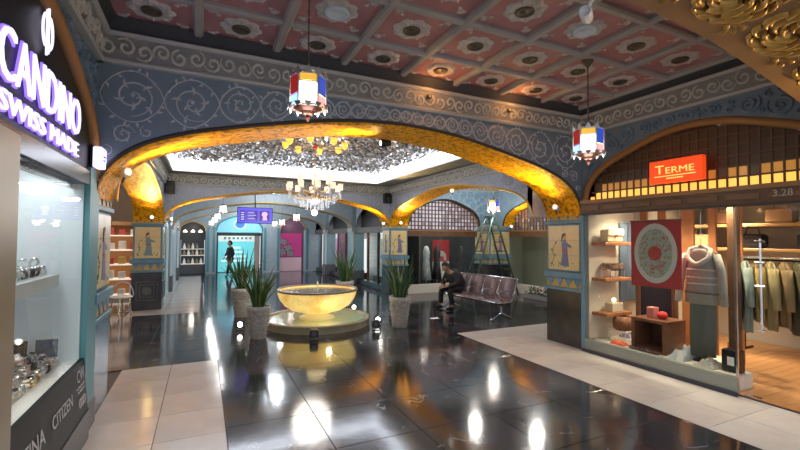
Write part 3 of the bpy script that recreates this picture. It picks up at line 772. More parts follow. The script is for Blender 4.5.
# right corridor storefronts
for k, (y0, y1) in enumerate(((YB1, 15.0), (15.5, 18.8), (19.2, 21.3))):
    nm = ('between the ochre pillar and the first turquoise pillar', 'between the two turquoise pillars', 'beside the pink poster arch')[k]
    sw = tag(obj('wall_storefront', arch_wall_mb('y', y0, y1, XR2+.15, XR2+.4, 2.1, .8, ZC2+.1), CORR), 'corridor storefront '+nm, 'wall', kind='structure')
    obj('arch_backing', MB().box((XR2+.36, y0, 2.1), (XR2+.39, y1, 3.0)), mat('dark_backing', (.045, .035, .035), .5), sw)
    b = obj('beam', MB().box((XR2+.12, y0, 1.92), (XR2+.40, y1, 2.12)), mat('grey_brown_beam', (.13, .11, .10), .5), sw)
    for q in range(3):
        a = y0+(y1-y0)*q/3; e = y0+(y1-y0)*(q+1)/3
        obj('window_pane', MB().box((XR2+.28, a+.02, .2), (XR2+.29, e-.02, 1.92)), GLASS, sw)
        obj('window_post', MB().box((XR2+.24, a-.025, 0), (XR2+.32, a+.025, 1.92)), BROWN, sw)
    obj('window_base', MB().box((XR2+.2, y0, 0), (XR2+.36, y1, .2)), STONE, sw)
    obj('shop_back', MB().box((6.45, y0, 0), (6.5, y1, 2.2)), (mat('dark_shop', (.10, .09, .08), .6), mat('pale_shop', (.55, .53, .52), .6), mat('mauve_shop', (.34, .20, .28), .6))[k], sw)

# end wall with three arched openings
E = 21.3
ew = tag(obj('wall_end', MB().box((-1.3, E, 0), (-.97, E+.35, ZC2+.1)), CORR), 'grey teal end wall with three arched shop openings', 'wall', kind='structure')
for x0, x1 in ((.12, .58), (2.66, 3.50), (4.74, 5.6)):
    obj('end_pier', MB().box((x0, E, 0), (x1, E+.35, ZC2+.1)), CORR, ew)
    obj('pier_strip', MB().box((x0+.05, E-.03, .1), (x0+.16, E, 2.2)), TURQ, ew)
    obj('pier_strip', MB().box((x1-.16, E-.03, .1), (x1-.05, E, 2.2)), TURQ, ew)
for x0, x1, z0, ri, nm in ((-.97, .12, 1.98, .45, 'display arch'), (.58, 2.66, 2.02, .72, 'door arch'), (3.50, 4.74, 2.1, .62, 'poster arch')):
    obj('arch_head', arch_wall_mb('x', x0, x1, E, E+.35, z0, ri, ZC2+.1), CORR, ew)
    obj('arch_trim', arch_trim_mb('x', x0, x1, E, z0, ri, .03, .02), TURQ if nm == 'door arch' else GOLDTRIM, ew, smooth=True)

for k, (x, lab) in enumerate(((2.6, 'added warm uplight on the cornice over the crown of the broad arch'), (3.9, 'added warm uplight on the cornice close to the boutique corner'))):  # unseen uplights, added to tint the ceiling panels orange
    t = thing('added_uplight', lab, 'lamp', (x, YA0-.10, 3.545))
    obj('lamp_can', MB().lathe([(.03, 0), (.035, .01), (.035, .04), (.028, .045)], 12), BRONZE, t); obj('lamp_bracket', MB().box((-.012, 0, 0), (.012, .08, .02)), BRONZE, t); obj('lamp_glass', MB().lathe([(.027, .044), (.001, .046)], 12, cap=False), glow('added_uplight_glow', (1, .55, .2), 4), t)
    light('POINT', (x, YA0-.30, 3.60), 3.2, (1, .42, .12), .03)
# ---------------------------------------------------------------- watch shop (left): frame, sign, display window
WS = XL
wall_l = tag(obj('wall_left', arch_wall_mb('y', 1.2, 4.72, WS-.28, WS, 2.28, 1.02, 4.05), BLUEWALL), 'dark blue wall arching over the watch shop sign', 'wall', kind='structure')
obj('arch_border', arch_trim_mb('y', 1.2, 4.72, WS+.005, 2.28, 1.02, .05, -.02), BROWNLT, wall_l, smooth=True)
obj('wall_edge', MB().box((WS-.28, -1.2, 2.28), (WS, 1.2, 4.05)), BLUEWALL, wall_l)
cl = pack_circles(lambda u, v: 2.4 < u < 4.68 and 2.28+1.02*arch_h((u-2.96)/1.76)+.07 < v < 3.38, 2.4, 4.7, 2.3, 3.38, .03, .13, 19, .006)
stuff(obj('vine_relief', scroll_mb(cl, lambda u, v, d: (WS+d, u, v), .035, .02, 8), SCROLLBLUE, wall_l))
# black sign board in the arch
sg = thing('shop_sign', 'black sign board with glowing white letters reading CANDINO SWISS MADE', 'sign', (WS-.03, 2.96, 2.30))
cv = [(a-2.96, z-2.30) for a, z in arch_curve(1.27, 4.65, 2.28, .94)]
obj('sign_board', MB().prism(cv, lambda q: (-.04, q[0], q[1]), lambda q: (.02, q[0], q[1])), mat('sign_black', (.006, .006, .01), .45), sg)
LETTER = mat('letter_glow', (.9, .88, 1), .4, emit=(.82, .78, 1), es=1.25)
HALO = mat('letter_halo_glow', (.2, .12, .6), .4, emit=(.28, .16, 1), es=1.4)  # violet glow round the letters, painted as larger letter copies
def glow_text(body, size, y, z, width, bold=.01):
    # one raised glowing letter after another, each over a violet copy that paints its halo
    text(body, size, LETTER, sg, (.046, y-2.96, z-2.30), FACE_PX, .006, 'CENTER', 'letter', 1, bold, width)
    text(body, size, HALO, sg, (.033, y-2.96, z-2.30), FACE_PX, .006, 'CENTER', 'letter_halo', 1, bold+.010, width+.012)
glow_text('CANDINO', .40, 3.37, 2.665, 1.46, -.004)
glow_text('SWISS MADE', .155, 3.36, 2.425, 1.42, -.002)
# round emblem: a ring split by two uprights
em = MB(); rr = .085
for s in (-1, 1):
    em.tube([(.05, .32+s*.022+s*rr*math.cos(a)*.8, .735+rr*1.25*math.sin(a)) for a in np.linspace(-1.35, 1.35, 14)], .008, 6)
    em.tube([(.05, .32+s*.016, .735-.155+(.0 if s < 0 else .02)), (.05, .32+s*.016, .735+.155-(.0 if s > 0 else .02))], .007, 6)
obj('emblem', em, LETTER, sg)
# lower frame strip with violet sheen, post, end post
fr = tag(link('window_1', None, None, (0, 0, 0)), 'watch shop display window frame with black skirting', 'window', kind='structure')
obj('top_rail', MB().box((WS-.06, 1.2, 2.20), (WS+.02, 4.46, 2.32)), mat('aubergine_rail', (.045, .03, .06), .2), fr)
obj('inner_rail', MB().box((WS-.10, 1.2, 2.14), (WS-.06, 4.46, 2.22)), CHROME, fr)
obj('end_post', MB().cbox((WS-.08, 4.46, .24), (WS+.025, 4.80, 2.36)), TURQ, fr)
obj('end_plinth', MB().cbox((WS-.08, 4.46, 0), (WS+.035, 4.82, .24)), STONECARVE, fr)
obj('tan_post', MB().cbox((WS-.06, 2.60, 0), (WS+.03, 2.88, 2.30)), mat('tan_metal', (.32, .25, .165), .35, metal=.3), fr)
obj('window_pane', MB().box((WS-.012, 2.88, .69), (WS-.006, 4.46, 2.20)), GLASS, fr)
obj('display_back', MB().box((-1.52, 1.2, .6), (-1.46, 4.5, 2.4)), mat('display_white', (.72, .78, .82), .5), fr)
obj('display_end', MB().box((-1.50, 4.44, .6), (WS-.02, 4.50, 2.4)), mat('display_white', (.72, .78, .82), .5), fr)
obj('display_top', MB().box((-1.50, 1.2, 2.33), (WS-.02, 4.50, 2.37)), WHITE, fr)
obj('display_floor', MB().box((-1.50, 1.2, .62), (WS-.015, 4.46, .685)), WHITE, fr)
sk = obj('skirting_panel', MB().add([(WS-.02, 1.2, .69), (WS+.012, 1.2, .69), (WS+.05, 1.2, .25), (WS-.02, 1.2, .25), (WS-.02, 4.46, .69), (WS+.012, 4.46, .69), (WS+.05, 4.46, .25), (WS-.02, 4.46, .25)],
         [(0, 1, 2, 3), (7, 6, 5, 4), (0, 4, 5, 1), (1, 5, 6, 2), (2, 6, 7, 3), (3, 7, 4, 0)]), mat('skirting_black', (.006, .006, .008), .4, spec=.2), fr)
obj('plinth', MB().box((WS-.1, 1.2, 0), (WS+.06, 4.46, .25)), mat('brown_plinth', (.03, .024, .022), .3), fr)
PRINT = mat('print_grey', (.55, .55, .58), .5)
tl = (PI/2-.086, 0, PI/2)
for body, size, y, z, sx in (('FESTINA', .15, 3.12, .47, 1.05), ('CITIZEN', .13, 3.80, .47, 1.0), ('CW', .14, 4.30, .585, .9), ('CASIO', .055, 4.30, .49, .9), ('Orient', .10, 4.30, .38, .9)):
    if body in ('CASIO', 'Orient'): continue
    text(body, size, PRINT, sk, (WS+.012+(.69-z)*.0864+.004, y, z), tl, .001, name='printed_letter', sx=sx)
for k, (y0, y1, z) in enumerate(((4.16, 4.43, .50), (4.20, 4.41, .465))):
    obj('printed_line', MB().ribbon([(y0+(y1-y0)*q/10, z+.006*math.sin(q*2.4)) for q in range(11)], .014, .001, lambda u, v, d: (WS+.013+(.69-v)*.0864+d, u, v)), PRINT, sk)
em2 = MB()
for k in range(3):
    em2.tube([(WS+.013+(.69-.375)*.0864, 4.24+k*.06+.03*math.cos(a), .375+.035*math.sin(a)) for a in np.linspace(0, 2*PI, 12, endpoint=False)], .007, 5, True)
obj('printed_logo', em2, PRINT, sk)
strip = obj('display_lamp', MB().box((-1.30, 2.2, 2.315), (-1.10, 4.3, 2.33)), glow('shop_lamp', (1, .97, .93), 5), fr)
light('AREA', (-1.20, 3.4, 2.30), 5, (.93, .97, 1), .2, (-1.20, 3.4, 0), sy=1.9)
light('AREA', (-1.16, 3.5, 1.30), 4, (1, .93, .82), .12, (-1.22, 3.5, 0), sy=1.4)
# glass shelf
shf = tag(obj('display_shelf', MB().box((-1.46, 2.3, 1.33), (-1.08, 4.36, 1.43)), mat('shelf_white', (.62, .66, .68), .4)), 'white display shelf holding silver watches in the lit window', 'shelf')
# small illuminated card sign beyond the letters
ls = thing('light_box', 'small glowing white square sign beside the word MADE', 'sign', (WS+.02, 4.62, 2.37))
obj('box_face', MB().cbox((.0, -.09, 0), (.07, .09, .19)), mat('lilac_box', (.8, .78, .95), .4, emit=(.72, .66, 1), es=1.6), ls)
obj('box_frame', MB().box((-.02, -.10, -.012), (.0, .10, .20)), BLACK, ls)
obj('box_mark', MB().box((.07, -.05, .10), (.073, .05, .115)).box((.07, -.05, .065), (.073, .03, .08)), mat('violet_ink', (.25, .15, .6), .5), ls)
# watches: bracelet ring, case and dial
def watch_proto(k):
    strapm = [SILVER, mat('gold_bracelet', (.62, .47, .22), .3, metal=.8), mat('dark_strap', (.06, .05, .05), .5), mat('rose_bracelet', (.65, .45, .38), .3, metal=.7)][k]
    r = .034; t = link('wristwatch', None)
    mb = MB(); N = 18
    vs = []
    for i in range(N):
        a = 2*PI*i/N; x, z = r*math.cos(a)*1.0, r*.86*math.sin(a)
        w_ = .011 if math.sin(a) > .5 else .009
        for y, rr_ in ((-w_, 1), (w_, 1), (w_, .88), (-w_, .88)): vs.append((x*rr_, y, z*rr_))
    fs = [(i*4+q, i*4+(q+1) % 4, ((i+1) % N)*4+(q+1) % 4, ((i+1) % N)*4+q) for i in range(N) for q in range(4)]
    mb.add(vs, fs); obj('bracelet', mb, strapm, t)
    c = obj('case', MB().lathe([(.018, .026), (.021, .029), (.021, .034), (.018, .037)], 16), CHROME, t)
    obj('dial', MB().lathe([(.0165, .0365), (.0165, .0378), (.0001, .0378)], 16), [mat('dial_white', (.8, .8, .8), .2), BLACKGLOSS, mat('dial_blue', (.05, .09, .25), .2), mat('dial_cream', (.8, .7, .5), .2)][k], c)
    return t
protos = [watch_proto(k) for k in range(4)]
first = [True]*4
LAB = {'s': 'silver wristwatch in the jumble on the upper display shelf', 'f': 'wristwatch in the spread on the lower window floor'}
KIND = ['steel bracelet', 'gold bracelet', 'dark strap', 'rose bracelet']
rw = random.Random(12)
def put_watch(k, loc, where):
    global first
    o = protos[k] if first[k] else copy_tree(protos[k])
    first[k] = False
    o.location = loc; o.rotation_euler = (rw.uniform(-.25, .25), rw.uniform(-.25, .25), rw.uniform(0, 6.28)); o.scale = (1.12,)*3
    if where == 's': tag(o, f'{KIND[k]} wristwatch in the jumble on the upper display shelf', 'watch', f'{KIND[k]} watches on the shelf')
    else: tag(o, f'{KIND[k]} wristwatch in the spread on the lower window floor', 'watch', f'{KIND[k]} watches on the window floor')
for (zb, x0, nx, where, ks) in ((1.43, -1.405, 4, 's', (0, 0, 0, 2)), (.685, -1.405, 5, 'f', (0, 1, 1, 2, 3, 3))):
    for lay in range(2):
        for i in range(nx-lay):
            for j in range(16-lay):
                if lay and rw.random() < .55: continue
                put_watch(rw.choice(ks), (x0+.084*(i+lay*.5)+rw.uniform(-.004, .004), 2.98+.084*(j+lay*.5)+rw.uniform(-.004, .004), zb+.040+.066*lay), where)
for k, x in enumerate((-1.36, -1.16)):
    c = thing('picture_card', ('sepia picture card standing behind the watches against the window end', 'dark blue picture card standing behind the watches by the glass')[k], 'card', (x, 4.40, .685))
    obj('card_board', MB().box((-.085, -.004, .02), (.085, .004, .22)), WHITE, c, rot=(-.12, 0, 0))
    obj('card_print', MB().box((-.075, -.007, .05), (.075, -.004, .20)), (mat('sepia_print', (.25, .16, .10), .4, col2=(.08, .06, .05), nscale=30), mat('blue_print', (.06, .10, .20), .4, col2=(.22, .20, .20), nscale=25))[k], c, rot=(-.12, 0, 0))
    obj('card_foot', MB().box((-.05, -.03, 0), (.05, .03, .022)), CHROME, c)

# ---------------------------------------------------------------- lanterns
STAIN = {n: mat('stained_'+n, c, .15, emit=c, es=e) for n, c, e in (('red', (.40, .02, .02), .55), ('blue', (.04, .09, .55), .7), ('clear', (1, .97, .88), 6.0), ('amber', (.8, .45, .06), .9), ('sky', (.35, .6, 1), 1.6), ('rose', (.95, .35, .35), 1.3), ('green', (.35, .55, .15), .9))}
def lantern_proto(small=False):
    t = link('hanging_lantern', None); R, H = .15, .26; n = 6
    # origin at the lantern's centre height
    fr = MB()
    an = [2*PI*(k+.5)/n for k in range(n)]
    for a in an: fr.tube([(R*math.cos(a), R*math.sin(a), -H/2), (R*math.cos(a), R*math.sin(a), H/2)], .007, 6)
    for z in (-H/2, H/2): fr.tube([(R*math.cos(a), R*math.sin(a), z) for a in an], .008, 6, True)
    obj('frame', fr, SILVER, t)
    seq = [('red', 'sky'), ('amber', 'clear'), ('blue', 'rose'), ('green', 'amber'), ('red', 'sky'), ('blue', 'rose')]
    if small: seq = [('clear', 'clear'), ('sky', 'clear'), ('clear', 'amber')]*2
    for k in range(n):
        a0, a1 = an[k-1], an[k]
        p0 = Vector((R*math.cos(a0), R*math.sin(a0), 0)); p1 = Vector((R*math.cos(a1), R*math.sin(a1), 0))
        zs_ = H*.22 if seq[k][1] == 'clear' else -H*.14
        for (z0, z1, c) in ((-H/2+.012, zs_-.006, seq[k][1]), (zs_+.006, H/2-.012, seq[k][0])):
            q0, q1 = p0.lerp(p1, .07)*.985, p0.lerp(p1, .93)*.985
            obj('glass_pane', MB().add([q0+Vector((0, 0, z0)), q1+Vector((0, 0, z0)), q1+Vector((0, 0, z1)), q0+Vector((0, 0, z1)), q0*.96+Vector((0, 0, z0)), q1*.96+Vector((0, 0, z0)), q1*.96+Vector((0, 0, z1)), q0*.96+Vector((0, 0, z1))],
                [(0, 1, 2, 3), (7, 6, 5, 4), (0, 4, 5, 1), (1, 5, 6, 2), (2, 6, 7, 3), (3, 7, 4, 0)]), STAIN[c], t)
    cr = MB()
    for k in range(12):
        a = 2*PI*k/12; z = H/2
        cr.add([(R*1.08*math.cos(a-.22), R*1.08*math.sin(a-.22), z-.02), (R*1.08*math.cos(a+.22), R*1.08*math.sin(a+.22), z-.02), (R*1.12*math.cos(a), R*1.12*math.sin(a), z+.045), (R*1.0*math.cos(a), R*1.0*math.sin(a), z)], [(0, 1, 2), (0, 2, 3), (1, 3, 2), (0, 3, 1)])
        cr.add([(R*1.08*math.cos(a-.22), R*1.08*math.sin(a-.22), -z+.02), (R*1.08*math.cos(a+.22), R*1.08*math.sin(a+.22), -z+.02), (R*1.1*math.cos(a), R*1.1*math.sin(a), -z-.03), (R*1.0*math.cos(a), R*1.0*math.sin(a), -z)], [(0, 1, 2), (0, 2, 3), (1, 3, 2), (0, 3, 1)])
    stuff(obj('crown_edge', cr, SILVER, t))
    obj('canopy', MB().lathe([(R*1.02, H/2), (R*.8, H/2+.02), (R*.35, H/2+.05), (.02, H/2+.07), (.012, H/2+.09)], 12), BRONZE, t)
    obj('finial', MB().lathe([(R*.80, -H/2), (R*.42, -H/2-.03), (R*.3, -H/2-.05), (.02, -H/2-.06), (.022, -H/2-.08), (.004, -H/2-.11)], 12), mat('bronze_red', (.10, .03, .02), .4, metal=.4), t)
    bulb = obj('bulb', MB().ball((0, 0, -.01), .045, 8, 1.4), glow('bulb_glow', (1, .96, .88), 14), t)
    return t
def hang(o, loc, ztop, scale=1, energy=10, col=(1, .93, .82)):
    o.location = loc; o.scale = (scale,)*3
    L = (ztop-loc[2])/scale
    mb = MB().tube([(0, 0, .20), (0, 0, L)], .006, 6)
    for k in range(int((L-.22)/.09)): mb.lathe([(.005, 0), (.011, .015), (.005, .03)], 6, (0, 0, .22+k*.09))
    obj('chain', mb, BRONZE, o)
    obj('ceiling_rose', MB().lathe([(.008, L-.08), (.03, L-.05), (.055, L-.02), (.06, L)], 14), BRONZE, o)
    light('POINT', (loc[0], loc[1], loc[2]-.24*scale), energy, col, .08)
lan = lantern_proto()
lan2 = copy_tree(lan)
lan3 = copy_tree(lan)
lsm = lantern_proto(True)
tag(lan, 'stained glass lantern hanging in front of the broad arch above the fountain', 'lantern', 'coloured lanterns'); hang(lan, (.765, 3.40, 2.945), 3.83, 1.0, 6); lan.rotation_euler.z = math.radians(-162.7)
tag(lan2, 'stained glass lantern hanging beside the clothing boutique', 'lantern', 'coloured lanterns'); hang(lan2, (3.90, 3.28, 2.84), 3.77, 1.08, 6); lan2.rotation_euler.z = math.radians(-200)
lan3.rotation_euler.z = math.radians(-200); tag(lan3, 'lantern hanging above the step ladder in the waiting aisle', 'lantern'); hang(lan3, (7.85, 10.0, 2.74), 3.62, 1.15, 30)
CORL = [(.53, 13.5, 2.60), (.45, 15.9, 2.48), (.40, 17.6, 2.42), (.32, 19.8, 2.36), (2.70, 17.9, 2.32), (2.70, 16.1, 2.32), (2.80, 13.9, 2.42)]
CORLAB = ['white lantern in the corridor, nearest the fountain on the monitor row', 'second white lantern of the row leading to the cyan doorway', 'third white lantern of the row leading to the cyan doorway', 'white lantern hanging closest to the display arch', 'white lantern hanging before the pink poster arch', 'white lantern just beyond the monitor toward the pink poster', 'white lantern in the corridor behind the crystal chandelier']
for k, p in enumerate(CORL):
    o = lsm if k == 0 else copy_tree(lsm)
    if k: 
        for ch in list(o.children):
            if ch.name.startswith(('chain', 'ceiling_rose')): bpy.data.objects.remove(ch)
    tag(o, CORLAB[k], 'lantern', 'white corridor lanterns'); hang(o, p, ZC2+.05, .66, 13, (.95, .97, 1))

# ---------------------------------------------------------------- chandelier over the fountain
ch = thing('chandelier', 'crystal chandelier with frosted shades hanging over the glowing fountain bowl', 'chandelier', (2.10, 8.60, 0))
BRASS = mat('brass', (.60, .42, .16), .3, metal=.9)
CRYS = mat('crystal', (.85, .87, .92), .05, trans=.6, spec=.8, emit=(.9, .92, 1), es=.18)
SHADE = mat('shade_glow', (1, .72, .55), .4, emit=(1, .58, .36), es=1.0)
obj('stem', MB().lathe([(.012, 2.55), (.03, 2.6), (.018, 2.7), (.045, 2.8), (.02, 2.9), (.03, 3.0), (.012, 3.05), (.010, 3.9)], 12), BRASS, ch, smooth=True)
shade_me = MB().lathe([(.042, 0), (.05, .01), (.054, .13), (.050, .13), (.046, .012)], 14, cap=False).mesh('lamp_shade', SHADE, True)
drop = MB()
for n, R, z, zarm in ((10, .54, 2.74, 2.62), (6, .34, 2.90, 2.78)):
    for k in range(n):
        a = 2*PI*(k+.3)/n; c, s = math.cos(a), math.sin(a)
        ar = obj('arm', MB().tube([(.03*c, .03*s, zarm), (R*.4*c, R*.4*s, zarm-.09), (R*.8*c, R*.8*s, zarm-.06), (R*c, R*s, zarm+.02), (R*c, R*s, z)], .009, 6), BRASS, ch)
        obj('dish', MB().lathe([(.01, z-.012), (.06, z-.002), (.065, z+.006), (.02, z+.004)], 12, (R*c, R*s, 0)), CRYS, ar)
        link('lamp_shade', shade_me, ch, (R*c, R*s, z))
        for q in range(3):
            b = a+(q-1)*.11
            for j in range(3): drop.lathe([(.001, 0), (.011, .014), (.001, .034)], 5, (R*math.cos(b), R*math.sin(b), z-.06-.045*j-.02*q))
for j, (R, z, n) in enumerate(((.42, 2.50, 26), (.30, 2.42, 20), (.18, 2.36, 14))):
    for k in range(n):
        a = 2*PI*k/n
        for q in range(3): drop.lathe([(.001, 0), (.012, .018), (.001, .045)], 5, (R*math.cos(a), R*math.sin(a), z-.05*q+.06))
stuff(obj('crystal_drops', drop, CRYS, ch))
obj('crystal_bowl', MB().lathe([(.001, 2.44), (.10, 2.47), (.17, 2.54), (.16, 2.55), (.02, 2.5)], 16), CRYS, ch, smooth=True)
obj('bottom_ball', MB().ball((0, 0, 2.27), .07, 8), mat('crystal_ball', (.9, .95, 1), .05, emit=(.9, .95, 1), es=1.2), ch)
obj('bottom_rod', MB().tube([(0, 0, 2.33), (0, 0, 2.55)], .01, 6), BRASS, ch)
CUP = mat('gold_cup', (.85, .55, .08), .3, metal=.3, emit=(1, .6, .08), es=.9)
for k in range(8):
    a = 2*PI*(k+.5)/8; c, s = math.cos(a)*.62, math.sin(a)*.62
    ar = obj('upper_arm', MB().tube([(0, 0, 3.70), (c*.5, s*.5, 3.60), (c*.9, s*.9, 3.60), (c, s, 3.66)], .009, 6), BRASS, ch)
    obj('gold_cup', MB().lathe([(.02, 3.60), (.05, 3.63), (.068, 3.69), (.075, 3.74), (.070, 3.74), (.04, 3.65)], 14, (c, s, 0)), CUP, ar, smooth=True)
obj('red_boss', MB().ball((0, 0, 3.66), .045, 8, 1.5), mat('red_glass', (.5, .02, .02), .15), ch)
light('POINT', (2.10, 8.60, 3.25), 22, (1, .86, .70), .3)
light('POINT', (2.10, 8.60, 2.05), 46, (1, .92, .82), .40)

# ---------------------------------------------------------------- fountain
FX, FY = 2.14, 8.42
fo = thing('fountain', 'round fountain with a glowing yellow bowl on a low glass-rimmed basin', 'fountain', (FX, FY, 0))
bowlm = mat('glowing_onyx', (.75, .55, .2), .25, emit=(1, .70, .18), es=1)
nt = bowlm.node_tree; b = nt.nodes['Principled BSDF']; tc = nt.nodes.new('ShaderNodeTexCoord')
n1 = nt.nodes.new('ShaderNodeTexNoise'); n1.inputs['Scale'].default_value = 1.6; n1.inputs['Detail'].default_value = 2; nt.links.new(tc.outputs['Object'], n1.inputs['Vector'])
n2 = nt.nodes.new('ShaderNodeTexVoronoi'); n2.inputs['Scale'].default_value = 22; nt.links.new(tc.outputs['Object'], n2.inputs['Vector'])
rp = nt.nodes.new('ShaderNodeValToRGB'); e_ = rp.color_ramp.elements; e_[0].position = .34; e_[1].position = .64
e_[0].color = (.60, .28, .03, 1); e_[1].color = (1, .78, .27, 1); nt.links.new(n1.outputs['Fac'], rp.inputs[0]); nt.links.new(rp.outputs[0], b.inputs['Emission Color'])
mm = nt.nodes.new('ShaderNodeMapRange'); mm.inputs[1].default_value = 0; mm.inputs[2].default_value = .8; mm.inputs[3].default_value = 1.15; mm.inputs[4].default_value = .6
nt.links.new(n2.outputs['Distance'], mm.inputs[0]); nt.links.new(mm.outputs[0], b.inputs['Emission Strength'])
bowl = obj('bowl', MB().lathe([(.10, .22), (.30, .235), (.50, .29), (.65, .38), (.745, .50), (.785, .60), (.80, .69), (.77, .69), (.74, .60), (.62, .47), (.30, .40), (.01, .39)], 48, cap=False), bowlm, fo, smooth=True)
obj('rim', MB().lathe([(.80, .67), (.815, .675), (.82, .70), (.80, .712), (.765, .71), (.76, .685)], 48, cap=False), mat('dark_mosaic', (.12, .10, .09), .3, col2=(.3, .26, .2), nscale=60), bowl, smooth=True)
obj('water', MB().lathe([(.775, .655), (.4, .657), (.001, .657)], 40, cap=False), mat('dark_water', (.10, .11, .13), .08, bump=.5, bscale=9, spec=.8), fo, smooth=True)
obj('foot', MB().lathe([(.36, .0), (.36, .14), (.26, .16), (.16, .24), (.14, .26)], 32), mat('pale_onyx', (.6, .55, .35), .3, emit=(.9, .75, .3), es=.25), fo, smooth=True)
BAS = mat('basin_glass', (.50, .45, .30), .1, trans=.0, spec=.7, col2=(.40, .36, .22), nscale=3)
obj('basin_wall', MB().lathe([(1.05, 0), (1.06, .11), (1.08, .125), (1.08, .15), (.99, .15), (.96, .12), (.96, .02)], 56, cap=False), BAS, fo, smooth=True)
obj('basin_water', MB().lathe([(.965, .115), (.5, .117), (.2, .117)], 48, cap=False), mat('green_water', (.50, .64, .50), .1, bump=.3, bscale=6, spec=.7), fo, smooth=True)
obj('jet', MB().lathe([(.018, .65), (.012, .76), (.02, .80), (.006, .86)], 8), mat('water_jet', (.75, .78, .8), .2), fo)
light('POINT', (FX, FY, .95), 3, (1, .75, .35), .2)
light('POINT', (FX, FY-.9, .34), 2.5, (1, .8, .4), .05)
# floor spots round the fountain
def floor_spot(name, label, x, y, aim, lit, group=None):
    t = thing(name, label, 'spotlight', (x, y, 0), math.atan2(aim[1]-y, aim[0]-x), group)
    obj('stand', MB().box((-.05, -.07, 0), (.05, .07, .012)).box((-.012, -.075, .0), (.012, -.065, .14)).box((-.012, .065, .0), (.012, .075, .14)), BLACK, t)
    obj('housing', MB().cbox((-.07, -.065, .055), (.06, .065, .185), .012), BLACK, t)
    obj('lens', MB().add([(.0605, .045*math.cos(a), .12+.05*math.sin(a)) for a in np.linspace(0, 2*PI, 16, endpoint=False)], [tuple(range(16))]), glow('spot_lens', (1, .97, .88), 9) if lit else mat('dark_lens', (.1, .1, .12), .05), t)
    return t
floor_spot('floor_spotlight', 'black box spotlight with dark lens in front of the fountain basin', 1.74, 7.05, (0, 0), False)
floor_spot('floor_spotlight', 'black tilted spotlight beside the fountain basin toward the waiting bench', 3.0, 7.35, (2, 5), False)
floor_spot('floor_spotlight', 'bright round spotlight between potted plant and fountain basin', 1.10, 8.45, (.45, 3.9), True)
floor_spot('floor_spotlight', 'bright round spotlight behind the basin toward the far pots', 3.25, 9.35, (1.5, 3.9), True)
floor_spot('floor_spotlight', 'bright spotlight on the floor beside the pot next to the bench', 3.20, 7.75, (1.4, 3), True)
floor_spot('floor_spotlight', 'bright spotlight behind the plant pot closest to the watch shop', .66, 8.35, (.2, 3.9), True)

# ---------------------------------------------------------------- potted snake plants
POT = mat('grey_stone_pot', (.34, .325, .29), .6, col2=(.52, .50, .45), nscale=26, bump=.8, bscale=34)
LEAF = [mat('snake_leaf', (.025, .085, .03), .4, col2=(.06, .15, .05), nscale=14), mat('snake_leaf_edge', (.06, .12, .04), .4, col2=(.15, .20, .06), nscale=10)]
def leaf_mesh(L, W, bend, k):
    mb = MB(); n = 9; vs = []
    for i in range(n+1):
        t = i/n; wd = W*(.55+.9*t*(1-t)*1.6)*(1-t**5) if i < n else .001
        x = bend*t*t; z = L*t*(1-.05*bend*t); tw = .5*t*(1 if k % 2 else -1)
        c, s = math.cos(tw), math.sin(tw)
        vs += [(x-.35*wd*s*.0, -wd*c*.5, z), (x+wd*.22, 0, z), (x, wd*c*.5, z), (x-.006, 0, z)]
    fs = [(4*i+q, 4*i+(q+1) % 4, 4*i+4+(q+1) % 4, 4*i+4+q) for i in range(n) for q in range(4)]+[(0, 1, 2, 3)]
    return mb.add(vs, fs).mesh('leaf', LEAF[k % 2], True)
LM = [leaf_mesh(.60+.10*k, .060+.006*(k % 3), .06+.08*(k % 4), k) for k in range(6)]
def potted_plant(label, x, y, s, seed, n=20):
    rng = random.Random(seed); t = thing('potted_plant', label, 'plant', (x, y, 0), 0, 'potted plants round the fountain')
    H = .68*s
    p = obj('pot', MB().lathe([(.15*s, 0), (.165*s, .02), (.20*s, H*.45), (.222*s, H*.82), (.235*s, H*.86), (.245*s, H), (.215*s, H), (.205*s, H*.9), (.001, H*.88)], 28, cap=False), POT, t, smooth=True)
    obj('rope_band', MB().tube([(.215*s*math.cos(a), .215*s*math.sin(a), H*.58+.018*math.sin(8*a)) for a in np.linspace(0, 2*PI, 48, endpoint=False)], .011*s, 5, True), POT, p)
    obj('rope_band', MB().tube([(.202*s*math.cos(a), .202*s*math.sin(a), H*.40+.012*math.sin(8*a+1)) for a in np.linspace(0, 2*PI, 48, endpoint=False)], .010*s, 5, True), POT, p)
    sw = []
    for k in range(9): sw.append((2*PI*k/9*.222*s, H*.72, .055*s))
    stuff(obj('swag_relief', scroll_mb(sw, lambda u, v, d: ((.219*s+d)*math.cos(u/(.222*s)), (.219*s+d)*math.sin(u/(.222*s)), v), .018, .010, seed), POT, p))
    obj('soil', MB().lathe([(.208*s, H*.905), (.001, H*.915)], 20, cap=False), mat('dark_soil', (.03, .022, .016), .9), t)
    for k in range(n):
        a = rng.uniform(0, 2*PI); r = .13*s*math.sqrt(rng.random())
        l = link('leaf', LM[rng.randrange(6)], t, (r*math.cos(a), r*math.sin(a), H*.89), (0, rng.uniform(0, .30), a+rng.uniform(-.4, .4)), (1, 1, s*rng.uniform(.70, 1.12)))
    return t
potted_plant('tall snake plant in a carved grey pot, fountain side facing the watch shop', .90, 7.60, .82, 4, 40)
potted_plant('snake plant in a pot tucked behind another pot, toward the cyan doorway', .80, 9.80, .92, 8, 34)
potted_plant('tall snake plant in a carved pot between fountain and waiting bench', 3.53, 7.42, .88, 3, 34)
potted_plant('snake plant behind the fountain bowl, before the corridor storefronts', 3.30, 10.2, .95, 15, 32)

